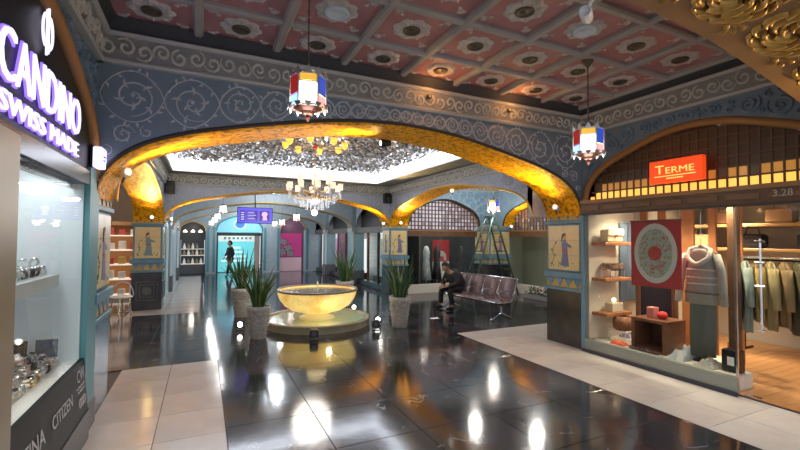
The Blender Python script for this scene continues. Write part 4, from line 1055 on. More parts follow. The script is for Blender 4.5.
# ---------------------------------------------------------------- waiting bench
be = thing('waiting_bench', 'four-seat mauve metal waiting bench with chrome arms and legs', 'bench', (6.05, 7.05, 0), math.radians(5))
MAUVE = mat('mauve_metal', (.20, .145, .155), .35, metal=.25, col2=(.23, .17, .18), nscale=60)
SW = .50
for k in range(4):
    y0 = k*SW+.02; y1 = (k+1)*SW-.02; prof = []
    for (x, z) in ((-.50, .40), (-.48, .425), (-.30, .415), (-.08, .40), (-.02, .43), (.04, .60), (.12, .84), (.135, .87)): prof.append((x, z))
    def sheet(pts, y0=y0, y1=y1):
        mb = MB(); n = len(pts); th = .014
        vs = [(x, y0, z) for x, z in pts]+[(x, y1, z) for x, z in pts]+[(x+.004, y0, z-th) for x, z in pts]+[(x+.004, y1, z-th) for x, z in pts]
        fs = [(i, i+1, n+i+1, n+i) for i in range(n-1)]+[(2*n+i, 3*n+i, 3*n+i+1, 2*n+i+1) for i in range(n-1)]+[(0, n, 3*n, 2*n), (n-1, 3*n-1, 4*n-1, 2*n-1)]
        fs += [(i, 2*n+i, 2*n+i+1, i+1) for i in range(n-1)]+[(n+i, n+i+1, 3*n+i+1, 3*n+i) for i in range(n-1)]
        return mb.add(vs, fs)
    st = obj('seat', sheet(prof[:5]), MAUVE, be, smooth=True)
    bk = obj('backrest', sheet(prof[4:]), MAUVE, be, smooth=True)
    obj('chrome_edge', MB().tube([(prof[0][0], y0, prof[0][1]), (prof[0][0], y1, prof[0][1])], .012, 6), CHROME, st)
    obj('chrome_edge', MB().tube([(prof[-1][0], y0, prof[-1][1]), (prof[-1][0], y1, prof[-1][1])], .012, 6), CHROME, bk)
obj('beam', MB().box((-.27, -.02, .31), (-.20, 4*SW+.02, .37)), mat('dark_steel', (.06, .06, .065), .35, metal=.5), be)
for k in range(5):
    y = k*SW
    if k < 3: obj('arm', MB().tube([(.0, y, .42), (-.03, y, .55), (-.08, y, .62), (-.34, y, .63), (-.42, y, .60), (-.40, y, .50), (-.28, y, .39)], .014, 6), CHROME, be, smooth=True)
    obj('side_bracket', MB().tube([(-.47, y, .39), (-.05, y, .38), (.04, y, .58), (.13, y, .85)], .013, 6), CHROME, be, smooth=True)
for y in (.12, 4*SW-.12):
    lg = obj('leg', MB().tube([(-.235, y, .32), (-.235, y, .16)], .03, 8), CHROME, be)
    obj('foot', MB().tube([(-.52, y, .02), (-.46, y, .045), (-.235, y, .15), (.0, y, .045), (.08, y, .02)], .02, 8), CHROME, lg, smooth=True)

# ---------------------------------------------------------------- people
SKIN = mat('skin', (.42, .24, .16), .5)
def skin_obj(name, verts, edges, material, parent, sub=2, root=0):
    me = bpy.data.meshes.new(name); me.from_pydata([v[0] for v in verts], edges, []); me.update()
    o = link(name, me, parent)
    sk_ = o.modifiers.new('skin', 'SKIN'); sk_.use_smooth_shade = True
    for i, v in enumerate(verts):
        r = v[1] if isinstance(v[1], tuple) else (v[1], v[1])
        me.skin_vertices[0].data[i].radius = r; me.skin_vertices[0].data[i].use_root = (i == root)
    s = o.modifiers.new('sub', 'SUBSURF'); s.levels = sub; s.render_levels = sub
    me.materials.append(material)
    return o
def chain(n): return [(i, i+1) for i in range(n-1)]
def head_mb(c, fwd, s=1):
    # head with brow, nose, mouth and ears; fwd is the facing direction
    f = Vector(fwd).normalized(); up_ = Vector((0, 0, 1)); sd = f.cross(up_).normalized(); up_ = sd.cross(f)
    mb = MB(); n, mm_ = 14, 12; vs = []
    for i in range(n+1):
        th = PI*i/n
        for k in range(mm_):
            ph = 2*PI*k/mm_
            x, y, z = math.sin(th)*math.cos(ph), math.sin(th)*math.sin(ph), math.cos(th)
            jaw = 1-.22*max(0, -z); fx = x*.098*jaw+(.012 if z < -.2 and x > 0 else 0); 
            if abs(y) < .3 and x > .5: fx += .016*max(0, 1-abs(z+.15)*4)
            if x > .6 and .0 < z < .25 and .15 < abs(y) < .6: fx -= .006
            vs.append(Vector(c)+s*(f*fx+sd*y*.076*jaw+up_*z*.118))
    fs = [(i*mm_+k, i*mm_+(k+1) % mm_, (i+1)*mm_+(k+1) % mm_, (i+1)*mm_+k) for i in range(n) for k in range(mm_)]
    mb.add(vs, fs)
    for q in (-1, 1): mb.ball(tuple(Vector(c)+s*(sd*q*.078-f*.005-up_*.01)), .022*s, 6, 1.5)
    mb.ball(tuple(Vector(c)+s*(f*.108-up_*.02)), .014*s, 6, 1.4)
    return mb
def hair_mb(c, fwd, s=1, long=False):
    f = Vector(fwd).normalized(); up_ = Vector((0, 0, 1)); sd = f.cross(up_).normalized(); up_ = sd.cross(f)
    mb = MB(); n, mm_ = 8, 14; vs = []
    for i in range(n+1):
        for k in range(mm_):
            ph = 2*PI*k/mm_; front = math.cos(ph); lim = (1.05 if front > .4 else (2.0 if not long else 2.3))
            th = lim*i/n
            x, y, z = math.sin(th)*math.cos(ph), math.sin(th)*math.sin(ph), math.cos(th)
            vs.append(Vector(c)+s*(f*(x*.108-.006)+sd*y*.086+up_*z*.128))
    fs = [(i*mm_+k, i*mm_+(k+1) % mm_, (i+1)*mm_+(k+1) % mm_, (i+1)*mm_+k) for i in range(n) for k in range(mm_)]
    return mb.add(vs, fs)
def hand(name, wrist, d, side, material, parent, curl=.5):
    # palm plus five finger chains growing along d
    d = Vector(d).normalized(); upv = Vector((0, 0, 1)); sv = d.cross(upv).normalized()*side; nv = sv.cross(d)*side
    W0 = Vector(wrist); V = [(tuple(W0), .022), (tuple(W0+d*.05), (.036, .018)), (tuple(W0+d*.085), (.038, .016))]; Eg = [(0, 1), (1, 2)]
    for k, L in enumerate((.062, .072, .068, .052)):
        b_ = W0+d*.09+sv*(.030-.020*k); i0 = len(V)
        p1 = b_+d*L*.5; p2 = p1+d*L*.35*(1-curl)-upv*L*.45*curl; p3 = p2+d*L*.2*(1-curl)-upv*L*.4*curl
        V += [(tuple(b_), .0095), (tuple(p1), .009), (tuple(p2), .0085), (tuple(p3), .007)]; Eg += [(2, i0), (i0, i0+1), (i0+1, i0+2), (i0+2, i0+3)]
    i0 = len(V); t0 = W0+d*.035+sv*.034
    V += [(tuple(t0), .011), (tuple(t0+d*.03+sv*.02), .010), (tuple(t0+d*.06+sv*.015-upv*.015), .008)]; Eg += [(1, i0), (i0, i0+1), (i0+1, i0+2)]
    return skin_obj(name, V, Eg, material, parent, 1)
BLACKCLOTH = mat('black_cloth', (.012, .012, .014), .8)
BLACKJACKET = mat('dark_jacket', (.022, .022, .026), .7)
GREYHAIR = mat('dark_hair', (.02, .017, .015), .6)
# seated man; local frame: +x is his facing direction, +y his left
ma = thing('person', 'person in a black jacket and trousers sitting hunched forward on the waiting bench', 'person', (5.80, 8.74, 0), math.radians(185))
skin_obj('body', [((0, 0, .52), (.12, .10)), ((.10, 0, .70), .11), ((.24, 0, .86), .12), ((.31, 0, .93), .05), ((.36, 0, .98), .05),
    ((.02, .10, .49), .075), ((.40, .15, .50), .058), ((.37, .17, .28), .048), ((.36, .17, .09), .035),
    ((.02, -.10, .49), .075), ((.42, -.16, .50), .058), ((.42, -.19, .28), .048), ((.42, -.19, .09), .035),
    ((.25, .17, .87), .06), ((.27, .24, .66), .045), ((.46, .10, .58), .03), ((.25, -.17, .87), .06), ((.28, -.24, .66), .045), ((.47, -.06, .58), .03)],
    [(0, 1), (1, 2), (2, 3), (3, 4), (0, 5), (5, 6), (6, 7), (7, 8), (0, 9), (9, 10), (10, 11), (11, 12), (2, 13), (13, 14), (14, 15), (2, 16), (16, 17), (17, 18)], SKIN, ma)
skin_obj('jacket', [((-.02, 0, .48), (.18, .20)), ((.05, 0, .64), (.185, .20)), ((.16, 0, .80), (.18, .20)), ((.25, 0, .90), (.11, .14)), ((.31, 0, .94), .075),
    ((.24, .19, .86), .085), ((.27, .27, .66), .068), ((.44, .12, .58), .048), ((.24, -.19, .86), .085), ((.28, -.27, .66), .068), ((.45, -.08, .58), .048)],
    [(0, 1), (1, 2), (2, 3), (3, 4), (2, 5), (5, 6), (6, 7), (2, 8), (8, 9), (9, 10)], BLACKJACKET, ma)
skin_obj('trousers', [((-.01, 0, .50), (.13, .15)), ((.10, .11, .50), .095), ((.41, .15, .50), .078), ((.38, .17, .28), .066), ((.36, .17, .13), .060),
    ((.10, -.11, .50), .095), ((.43, -.16, .50), .078), ((.43, -.19, .28), .066), ((.42, -.19, .13), .060)], [(0, 1), (1, 2), (2, 3), (3, 4), (0, 5), (5, 6), (6, 7), (7, 8)], BLACKCLOTH, ma)
for sx, sy in ((.36, .17), (.42, -.19)):
    skin_obj('shoe', [((sx-.05, sy, .05), (.042, .042)), ((sx+.05, sy, .05), (.046, .042)), ((sx+.17, sy, .04), (.042, .032))], chain(3), BLACKCLOTH, ma)
obj('head', head_mb((.43, 0, 1.045), (.85, 0, -.45)), SKIN, ma, smooth=True)
obj('hair', hair_mb((.425, 0, 1.055), (.85, 0, -.45)), GREYHAIR, ma, smooth=True)
hand('hand', (.46, .10, .58), (.9, -.45, -.2), 1, SKIN, ma)
hand('hand', (.47, -.06, .58), (.9, .35, -.2), -1, SKIN, ma)
# walking woman
wo = thing('person', 'person in dark coat and trousers walking past the cyan doorway', 'person', (1.10, 19.7, 0), math.radians(200))
skin_obj('body', [((0, 0, .84), (.10, .12)), ((0, 0, 1.05), .10), ((0, 0, 1.24), (.09, .13)), ((.01, 0, 1.34), .045), ((.02, 0, 1.38), .045),
    ((.0, .08, .80), .07), ((.10, .08, .45), .055), ((.16, .08, .07), .035), ((.0, -.08, .80), .07), ((-.02, -.08, .45), .055), ((-.16, -.08, .10), .035),
    ((0, .17, 1.25), .05), ((-.06, .21, 1.0), .04), ((.04, .22, .80), .03), ((0, -.17, 1.25), .05), ((.06, -.21, 1.0), .04), ((.16, -.20, .88), .03)],
    [(0, 1), (1, 2), (2, 3), (3, 4), (0, 5), (5, 6), (6, 7), (0, 8), (8, 9), (9, 10), (2, 11), (11, 12), (12, 13), (2, 14), (14, 15), (15, 16)], SKIN, wo)
skin_obj('coat', [((0, 0, .62), (.17, .20)), ((0, 0, .86), (.14, .17)), ((0, 0, 1.06), (.12, .15)), ((0, 0, 1.24), (.11, .16)), ((.01, 0, 1.32), .07),
    ((0, .19, 1.24), .065), ((-.06, .22, 1.0), .055), ((.03, .23, .83), .045), ((0, -.19, 1.24), .065), ((.06, -.22, 1.0), .055), ((.15, -.21, .90), .045)],
    [(0, 1), (1, 2), (2, 3), (3, 4), (3, 5), (5, 6), (6, 7), (3, 8), (8, 9), (9, 10)], BLACKJACKET, wo)
skin_obj('trousers', [((0, 0, .80), (.11, .13)), ((.0, .08, .74), .085), ((.10, .08, .45), .07), ((.155, .08, .12), .06), ((.0, -.08, .74), .085), ((-.02, -.08, .45), .07), ((-.14, -.08, .14), .06)], [(0, 1), (1, 2), (2, 3), (0, 4), (4, 5), (5, 6)], BLACKCLOTH, wo)
skin_obj('shoe', [((.12, .08, .045), .04), ((.26, .08, .035), .032)], [(0, 1)], BLACKCLOTH, wo)
skin_obj('shoe', [((-.18, -.08, .07), .04), ((-.06, -.08, .035), .03)], [(0, 1)], BLACKCLOTH, wo)
obj('head', head_mb((.03, 0, 1.46), (1, 0, 0), .95), SKIN, wo, smooth=True)
obj('hair', hair_mb((.02, 0, 1.47), (1, 0, 0), 1.0, True), BLACKCLOTH, wo, smooth=True)
hand('hand', (.04, .22, .80), (.1, 0, -1.0), 1, SKIN, wo, .3)
hand('hand', (.16, -.20, .88), (.5, 0, -.8), -1, SKIN, wo, .3)

# ---------------------------------------------------------------- step ladder
la = thing('step_ladder', 'tall dark green double step ladder leaning open before the corner pillar', 'ladder', (8.10, 10.45, 0))
LG = mat('ladder_green', (.05, .09, .075), .4, metal=.3)
for s, sp in ((-1, .92), (1, .84)):
    for y in (-.24, .24):
        obj('rail', MB().tube([(s*sp, y*1.15, 0), (s*.05, y*.75, 2.42)], .030, 6), LG, la)
    for k in range(8):
        t = (k+.8)/8.6; yy = .24*(1.15-.4*t)
        x = s*(sp+(.05-sp)*t)
        obj('rung', MB().box((x-.035, -yy, 2.42*t-.012), (x+.035, yy, 2.42*t+.012)), LG, la)
obj('top_hinge', MB().box((-.09, -.21, 2.39), (.09, .21, 2.45)), LG, la)
obj('stay_bar', MB().tube([(-.46, .235, 1.1), (.46, .235, 1.1)], .01, 6), CHROME, la)

# planter greenery along the side wall
pl = thing('planter_trough', 'low planter of dark green shrubs on the floor beside the ladder', 'planter', (8.78, 8.75, 0))
obj('trough', MB().cbox((-.16, -.85, 0), (.16, .85, .13), .01), mat('grey_trough', (.25, .25, .24), .6), pl)
rng = random.Random(4); fl = MB()
for k in range(420):
    x, y, z = rng.uniform(-.17, .17), rng.uniform(-.85, .85), .12+rng.random()**1.5*.20
    a, b_ = rng.uniform(0, 6.28), rng.uniform(-.6, .6); L = .09
    d = Vector((math.cos(a)*math.cos(b_), math.sin(a)*math.cos(b_), math.sin(b_)+.3)); n_ = d.cross(Vector((0, 0, 1))).normalized()*.025
    p = Vector((x, y, z)); fl.add([p, p+d*L*.5+n_, p+d*L, p+d*L*.5-n_], [(0, 1, 2, 3)])
stuff(obj('shrubs', fl, mat('dark_shrub', (.02, .06, .025), .5, col2=(.05, .11, .04), nscale=20), pl))

# ---------------------------------------------------------------- monitor hung in the corridor
tv = thing('hanging_monitor', 'flat screen monitor with violet blue picture hanging in the corridor arch', 'monitor', (1.40, 13.0, 2.15))
obj('casing', MB().cbox((-.50, .02, 0), (.50, .08, .48), .01), BLACK, tv)
sc = obj('screen', MB().box((-.48, .008, .02), (.48, .02, .46)), mat('screen_violet', (.1, .08, .5), .2, emit=(.11, .10, .85), es=.9), tv)
SB = mat('screen_dark', (.05, .03, .25), .2, emit=(.10, .05, .45), es=.6); SP = mat('screen_pale', (.6, .6, .9), .2, emit=(.55, .55, 1), es=1.0)
obj('screen_block', MB().box((-.42, .003, .08), (-.28, .008, .38)), SB, sc)
obj('screen_block', MB().box((-.24, .003, .08), (.06, .008, .38)), SB, sc)
obj('screen_block', MB().box((.12, .003, .08), (.40, .008, .38)), SB, sc)
for k in range(6): obj('screen_line', MB().box((-.22, .0, .10+.045*k), (.02-.03*(k % 3), .003, .115+.045*k)), SP if k % 2 else mat('screen_mid', (.3, .25, .8), .2, emit=(.3, .25, .9), es=.9), sc)
for k in range(4): obj('screen_line', MB().box((-.40, .0, .11+.065*k), (-.31, .003, .135+.065*k)), SP, sc)
obj('screen_figure', MB().prism([(.20, .10), (.34, .10), (.32, .22), (.36, .30), (.30, .36), (.20, .34), (.18, .26), (.22, .2)], lambda q: (q[0], .008, q[1]), lambda q: (q[0], .002, q[1])), mat('screen_pink', (.7, .5, .7), .2, emit=(.7, .45, .75), es=.9), sc)
obj('bracket', MB().tube([(.0, .06, .40), (.0, .06, 1.20)], .02, 8).box((-.1, .0, 1.17), (.1, .12, 1.20)), BLACK, tv)

# ---------------------------------------------------------------- speakers and spotlights on the arches
def speaker(label, x, y, z):
    t = thing('wall_speaker', label, 'speaker', (x, y, z))
    obj('cabinet', MB().cbox((-.11, -.16, -.15), (.11, 0, .15), .015), BLACK, t)
    obj('cone', MB().lathe([(.075, 0), (.07, .006), (.03, -.01), (.001, 0)], 16), mat('cone_grey', (.05, .05, .055), .5), t, (0, -.162, -.03), (PI/2, 0, 0))
speaker('black wall speaker above the star-carved aisle pillar', -.74, YB0-.045, 2.93)
speaker('black wall speaker above the ochre pillar behind the fountain', 4.98, YB0-.045, 2.93)
def spotlight(label, loc, aim, e=30, ang=95, col=(1, .66, .20), body=WHITE, lens=6, r=.05, far=None):
    d = (Vector(aim)-Vector(loc)).normalized()
    t = thing('arch_spotlight', label, 'spotlight', loc); q = d.to_track_quat('Z', 'Y').to_euler()
    obj('can', MB().lathe([(r*.6, -.12), (r*.8, -.11), (r, -.02), (r, .03), (r*.9, .03)], 16), body, t, rot=q, smooth=True)
    obj('lens', MB().lathe([(r*.88, .028), (.001, .034)], 16, cap=False), glow('spot_lens_warm', (1, .93, .78), lens), t, rot=q)
    obj('bracket', MB().tube([(0, 0, 0), tuple(-d*.06+Vector((0, 0, -.10)))], .012, 6), BRONZE, t)
    if e and far is not None:
        light('SPOT', tuple(Vector(loc)+d*.06), e*2.1, col, .04, tuple(Vector(loc).lerp(Vector(far), 1.25)), spot=64, blend=1)
        light('SPOT', tuple(Vector(loc)+d*.06), e*.14, col, .04, far, spot=150, blend=1)
    return t
spotlight('white spotlight on the capital of the boutique corner pillar', (5.28, 5.10, 2.27), (4.2, 4.6, 2.5), 92, 120, far=(4.3, 5.08, 3.2))
spotlight('white spotlight on the capital of the watch shop pillar', (-.74, 5.15, 2.42), (-.2, 4.6, 2.52), 92, 120, far=(.4, 5.1, 3.3))
spotlight('white spotlight on the capital of the star-carved aisle pillar', (-1.10, 11.34, 2.20), (-1.0, 10.6, 2.25), 88, 130, far=(-1.15, 9.9, 3.0))
spotlight('white spotlight on the ochre pillar facing the corridor', (4.98, 11.62, 2.18), (4.2, 11.0, 2.25), 74, 120, far=(4.2, 11.8, 2.95))
spotlight('white spotlight on the ochre pillar facing the bench', (5.42, 11.36, 2.20), (5.2, 10.5, 2.25), 88, 130, far=(5.42, 9.9, 3.0))
spotlight('round white spotlight on the gold arch above the bench', (5.14, 8.05, 2.84), (4.4, 7.3, 2.7), 0, 60)
spotlight('white spotlight where the gold arch meets the boutique pillar', (5.30, 5.62, 2.36), (4.9, 6.4, 2.5), 79, 130, far=(5.43, 7.0, 3.1))
spotlight('black spotlight hanging under the crown of the broad gold arch', (2.19, 5.18, 3.04), (1.3, 5.15, 2.95), 85, 120, body=BLACK, r=.055, far=(1.0, 5.1, 3.2))
spotlight('spotlight at the springing of the arch opposite the bench', (-1.12, 5.72, 2.36), (-1.1, 6.5, 2.5), 88, 130, far=(-1.15, 7.2, 3.1))
spotlight('spotlight on the corridor arch closest to the watch displays', (XL2+.14, 11.7, 2.18), (0, 11.0, 2.3), 57, 120, far=(.2, 11.8, 3.0))
spotlight('spotlight at the corner pillar behind the step ladder', (9.12, 10.72, 2.14), (9.1, 10.0, 2.3), 66, 130, far=(9.22, 9.8, 3.0))
# white security camera by the near arch
se = thing('security_camera', 'white cylinder security camera by the carved ochre arch', 'camera', (2.06, 1.74, 3.10))
obj('camera_body', MB().lathe([(.02, -.08), (.035, -.07), (.036, .07), (.03, .08), (.028, .06)], 14), WHITE, se, rot=(1.75, .3, -.9), smooth=True)
obj('mount', MB().tube([(0, 0, 0), (0, -.03, .06), (0, -.1, .09)], .012, 6), WHITE, se)
light('SPOT', (4.9, 1.25, 2.45), 75, (1, .64, .26), .03, (2.9, 1.25, 3.1), spot=80, blend=.9)

# ---------------------------------------------------------------- clothing boutique
SH = XR
TW = mat('warm_white_wall', (.62, .56, .46), .6)
sb = tag(obj('wall_boutique', MB().box((SH+.30, 4.62, 0), (9.0, 4.70, 2.75)).box((8.6, -.4, 0), (8.7, 4.62, 2.75)).box((SH+.3, -.4, 2.36), (8.7, 4.62, 2.46)).box((SH+.02, 4.60, .2), (SH+.45, 4.68, 2.13)), TW), 'warm white interior walls of the clothing boutique', 'shop interior', kind='structure')
wf = tag(obj('floor_boutique', MB().box((SH+.02, -.4, -.01), (8.6, 4.62, .012)), GROUT), 'orange wood plank floor of the clothing boutique', 'floor', kind='structure')
pm_ = MB().cbox((0, .002, .0), (3.1, .118, .022), .001).mesh('plank', WOODFLOOR)
for k in range(40): link('plank', pm_, wf, (SH+.03, -.3+k*.12, 0))
win = tag(link('window_2', None), 'boutique display window with pale sill', 'window', kind='structure')
obj('sill', MB().box((SH-.02, 2.62, 0), (SH+.06, 4.69, .20)), mat('grey_green_sill', (.30, .33, .29), .25), win)
obj('threshold', MB().box((SH-.045, 2.60, 0), (SH-.02, 4.70, .045)), mat('dark_threshold', (.05, .05, .07), .3), win)
obj('platform', MB().box((SH+.06, 2.66, 0), (SH+.42, 3.04, .19)).box((SH+.06, 3.04, 0), (SH+.86, 4.60, .19)), mat('platform_white', (.72, .68, .60), .4), win)
for k in range(2): obj('window_pane', MB().box((SH+.012, 2.64+k*1.01, .2), (SH+.02, 3.64+k*1.01, 2.13)), GLASS, win)
obj('corner_post', MB().box((SH+.005, 2.61, .0), (SH+.03, 2.63, 2.13)), CHROME, win)
obj('inner_column', MB().cbox((SH+.62, 2.90, .022), (SH+.72, 3.00, 2.36), .005), BROWN, win)
obj('blue_frame', MB().box((SH-.03, 4.66, 0), (SH+.03, 4.71, 2.13)), BLUEPAINT, win)
# glass door with steel pull handle
do = tag(link('door_2', None, None, (SH+.06, 2.58, 0)), 'frameless glass boutique door with steel pull handle', 'door', kind='structure')
obj('door_leaf', MB().box((0, -.62, .02), (.012, 0, 2.10)), GLASS, do)
hd = obj('handle', MB().tube([(-.06, -.20, .75), (-.06, -.20, 1.76)], .010, 8), CHROME, do)
for z in (.78, 1.25, 1.50, 1.73): obj('handle_stud', MB().tube([(-.06, -.24, z), (-.06, -.15, z)], .013, 8), CHROME, hd)
obj('floor_pivot', MB().box((-.02, -.16, 0), (.04, -.02, .03)), CHROME, do)
# ceiling lamps in the window
for k, (x, y) in enumerate(((6.0, 4.2), (6.0, 3.55), (6.0, 2.95), (7.2, 4.25), (7.5, 3.6), (6.9, 2.2))):
    t = thing('ceiling_lamp', ('square white ceiling lamp over the boutique window display', 'square white ceiling lamp deep inside the boutique')[k > 2], 'lamp', (x, y, 2.31), 0, ('boutique window lamps', 'boutique ceiling lamps')[k > 2])
    obj('lamp_frame', MB().cbox((-.17, -.17, 0), (.17, .17, .05), .005), WHITE, t)
    obj('lamp_panel', MB().box((-.15, -.15, -.008), (.15, .15, 0)), glow('boutique_lamp', (1, .90, .72), 7), t)
    light('SPOT', (x, y, 2.28), 125 if k < 3 else 130, (1, .82, .58), .12, (x+.1, y, 0), spot=140, blend=.7)
# red sign
si = thing('shop_sign', 'glowing orange red sign reading TERME above the boutique', 'sign', (SH-.10, 3.19, 2.47))
obj('sign_box', MB().cbox((-.03, -.32, 0), (.05, .32, .29), .006), mat('sign_red', (.75, .06, .01), .4, emit=(1, .075, .008), es=.75), si)
SL = mat('sign_letter', (1, .6, .2), .4, emit=(1, .52, .12), es=1.3)
text('T', .16, SL, si, (-.034, .185, .165), FACE_NX, .002, name='letter', bold=0, width=.11)
text('ERME', .115, SL, si, (-.034, -.06, .150), FACE_NX, .002, name='letter', bold=0, width=.34)
obj('underline', MB().box((-.036, -.25, .080), (-.03, .25, .090)), SL, si)
sm = MB()
for k in range(8): sm.box((-.035, -.10+k*.026, .045), (-.03, -.084+k*.026, .062))
obj('small_print', sm, SL, si)
obj('sign_bracket', MB().box((.05, -.28, .12), (.13, -.24, .16)).box((.05, .24, .12), (.13, .28, .16)), BLACK, si)
# hanging textile with oval medallion
po = thing('wall_hanging', 'crimson textile with grey oval and red medallion hung in the boutique window', 'textile', (SH+.10, 3.60, 1.10))
obj('cloth', MB().box((0, -.345, 0), (.012, .345, .90)), mat('crimson_cloth', (.40, .045, .05), .8, bump=.3, bscale=120), po)
ov = lambda a, b, n=32: [(a*math.cos(2*PI*k/n), .46+b*math.sin(2*PI*k/n)) for k in range(n)]
PX = lambda d: (lambda q: (-d, q[0], q[1]))
obj('oval_field', MB().prism(ov(.295, .405), PX(0), PX(.004)), mat('grey_cloth', (.52, .52, .47), .8), po)
obj('oval_inner', MB().prism(ov(.235, .335), PX(.003), PX(.006)), mat('sage_cloth', (.40, .42, .35), .8, col2=(.24, .32, .27), nscale=55, ramp=(.45, .55)), po)
obj('medallion', MB().prism(ov(.095, .10, 16), PX(.005), PX(.009)), mat('red_medallion', (.50, .08, .06), .8, col2=(.35, .06, .05), nscale=70), po)
vm = MB(); rr_ = random.Random(6)
for k in range(60):
    a = rr_.uniform(0, 2*PI); r = rr_.uniform(.45, .92); vm.leafshape(.235*r*math.cos(a), .46+.335*r*math.sin(a), rr_.uniform(0, 6.28), .06, .022, .003, lambda u, v, d: (-.006-d, u, v))
stuff(obj('leaf_pattern', vm, mat('pattern_red', (.42, .14, .11), .8), po))
obj('hanging_rod', MB().tube([(.006, -.36, .905), (.006, .36, .905)], .012, 8), BROWN, po)
obj('hanging_cord', MB().tube([(.006, -.30, .91), (.006, -.30, 1.26)], .003, 4).tube([(.006, .30, .91), (.006, .30, 1.26)], .003, 4), BROWN, po)
# wall shelves with goods on the window's end wall
for k, z in enumerate((1.70, 1.15, .62)):
    tag(obj('wall_shelf', MB().cbox((SH+.08, 4.34, z-.05), (SH+.66, 4.60, z), .006), mat('orange_wood', (.40, .17, .07), .4, col2=(.30, .12, .05), nscale=9)), ('upper', 'middle', 'lower')[k]+' orange wood shelf on the white end wall of the boutique window', 'shelf')
bg = thing('handbag', 'cream handbag with flap on the upper boutique window shelf', 'bag', (SH+.36, 4.46, 1.70))
obj('bag_body', MB().cbox((-.17, -.07, 0), (.17, .07, .20), .02), mat('cream_leather', (.66, .56, .38), .5), bg)
obj('flap', MB().cbox((-.175, -.085, .10), (.175, -.06, .21), .01), mat('cream_leather2', (.72, .62, .44), .5), bg)
obj('clasp', MB().box((-.02, -.095, .09), (.02, -.08, .12)), BRASS, bg)
bx = thing('bowl_stand', 'silver wire stand with dark woven bowl on the middle window shelf', 'bowl', (SH+.36, 4.44, 1.15))
obj('wire_stand', MB().tube([(-.16, -.08, .0), (-.16, -.08, .12), (.16, -.08, .12), (.16, -.08, 0)], .008, 6).tube([(-.16, .08, .0), (-.16, .08, .12), (.16, .08, .12), (.16, .08, 0)], .008, 6), CHROME, bx)
obj('woven_bowl', MB().lathe([(.06, .12), (.13, .15), (.15, .22), (.14, .22), (.05, .14)], 18, cap=False), mat('woven_brown', (.22, .10, .07), .7, col2=(.45, .35, .22), nscale=30), bx)
bx = thing('ornament_lamp', 'small glowing glass ornament on the lower window shelf', 'ornament', (SH+.40, 4.46, .62))
obj('ornament_base', MB().cbox((-.12, -.07, 0), (.12, .07, .14), .01), mat('pale_box', (.6, .52, .40), .4), bx)
obj('ornament_globe', MB().ball((0, 0, .175), .035, 8), glow('ornament_glow', (1, .82, .5), 2), bx)
bk_ = thing('basket', 'round brown woven basket on a white wire stand below the shelves', 'basket', (SH+.42, 4.32, .19))
obj('basket_body', MB().lathe([(.10, .16), (.14, .20), (.15, .30), (.11, .38), (.10, .38), (.13, .30), (.10, .18)], 20, cap=False), mat('basket_brown', (.30, .13, .06), .7, col2=(.17, .07, .04), nscale=40), bk_, smooth=True)
obj('wire_stand', MB().tube([(-.14, -.14, 0), (-.14, -.14, .17), (.14, -.14, .17), (.14, -.14, 0)], .008, 6).tube([(-.14, .14, 0), (-.14, .14, .17), (.14, .14, .17), (.14, .14, 0)], .008, 6).tube([(-.14, -.14, .16), (-.14, .14, .16), (.14, .14, .16), (.14, -.14, .16)], .007, 6, True), WHITE, bk_)
tag(obj('denim_cloth', MB().add([(SH+.72+.10*k, 4.55+.025*(-1)**k, z) for z in (.75, 2.02) for k in range(6)]+[(SH+.72+.10*k, 4.585+.012*(-1)**k, z) for z in (.75, 2.02) for k in range(6)], [(k, k+1, 7+k, 6+k) for k in range(5)]+[(12+k, 18+k, 19+k, 13+k) for k in range(5)]+[(0, 6, 18, 12), (5, 17, 23, 11)]+[(k, 12+k, 13+k, k+1) for k in range(5)]+[(6+k, 7+k, 19+k, 18+k) for k in range(5)]), mat('denim', (.12, .17, .24), .8)), 'blue grey folded cloth hanging beside the window shelves', 'cloth')
# timber display frame behind the textile
tf = thing('timber_rack', 'dark timber upright rack behind the crimson textile', 'rack', (SH+.72, 3.72, .19))
obj('post', MB().box((-.03, -.03, 0), (.03, .03, 1.55)), BROWN, tf); obj('post', MB().box((-.03, .52, 0), (.03, .58, 1.55)), BROWN, tf)
obj('rail', MB().box((-.03, -.03, 1.49), (.03, .58, 1.55)), BROWN, tf)
obj('dark_backing', MB().box((.005, .03, .05), (.02, .52, 1.49)), mat('navy_cloth', (.02, .018, .035), .8), tf)
# wooden cube table
ct = thing('cube_table', 'open brown wooden cube table on the boutique window platform', 'table', (SH+.42, 3.78, .19))
for nm, a, b_ in (('top', (-.22, -.25, .40), (.22, .25, .44)), ('bottom', (-.22, -.25, 0), (.22, .25, .03)), ('side', (-.22, -.25, .03), (.22, -.20, .40)), ('side', (-.22, .20, .03), (.22, .25, .40)), ('back', (.18, -.20, .03), (.22, .20, .40))):
    obj(nm, MB().box(a, b_), mat('red_brown_wood', (.15, .055, .03), .4, col2=(.20, .08, .04), nscale=8), ct)
sp_ = thing('red_pouch', 'red pouch with pink box on the wooden cube table', 'pouch', (SH+.40, 3.72, .63))
obj('pouch', MB().ball((0, -.02, .055), .07, 8, .78), mat('red_cloth', (.55, .03, .03), .7), sp_, smooth=True)
obj('pink_box', MB().cbox((-.06, .07, 0), (.06, .17, .15), .005), mat('pink_tin', (.55, .22, .20), .4), sp_)
nk = MB()
for k in range(26):
    a = 2*PI*k/26; nk.ball((SH+.13+.04*math.cos(a), 3.80+.20*math.sin(a), .212), .022, 6)
tag(obj('bead_necklace', nk, mat('dark_beads', (.10, .05, .05), .3)), 'dark beaded necklace lying before the cube table', 'necklace')
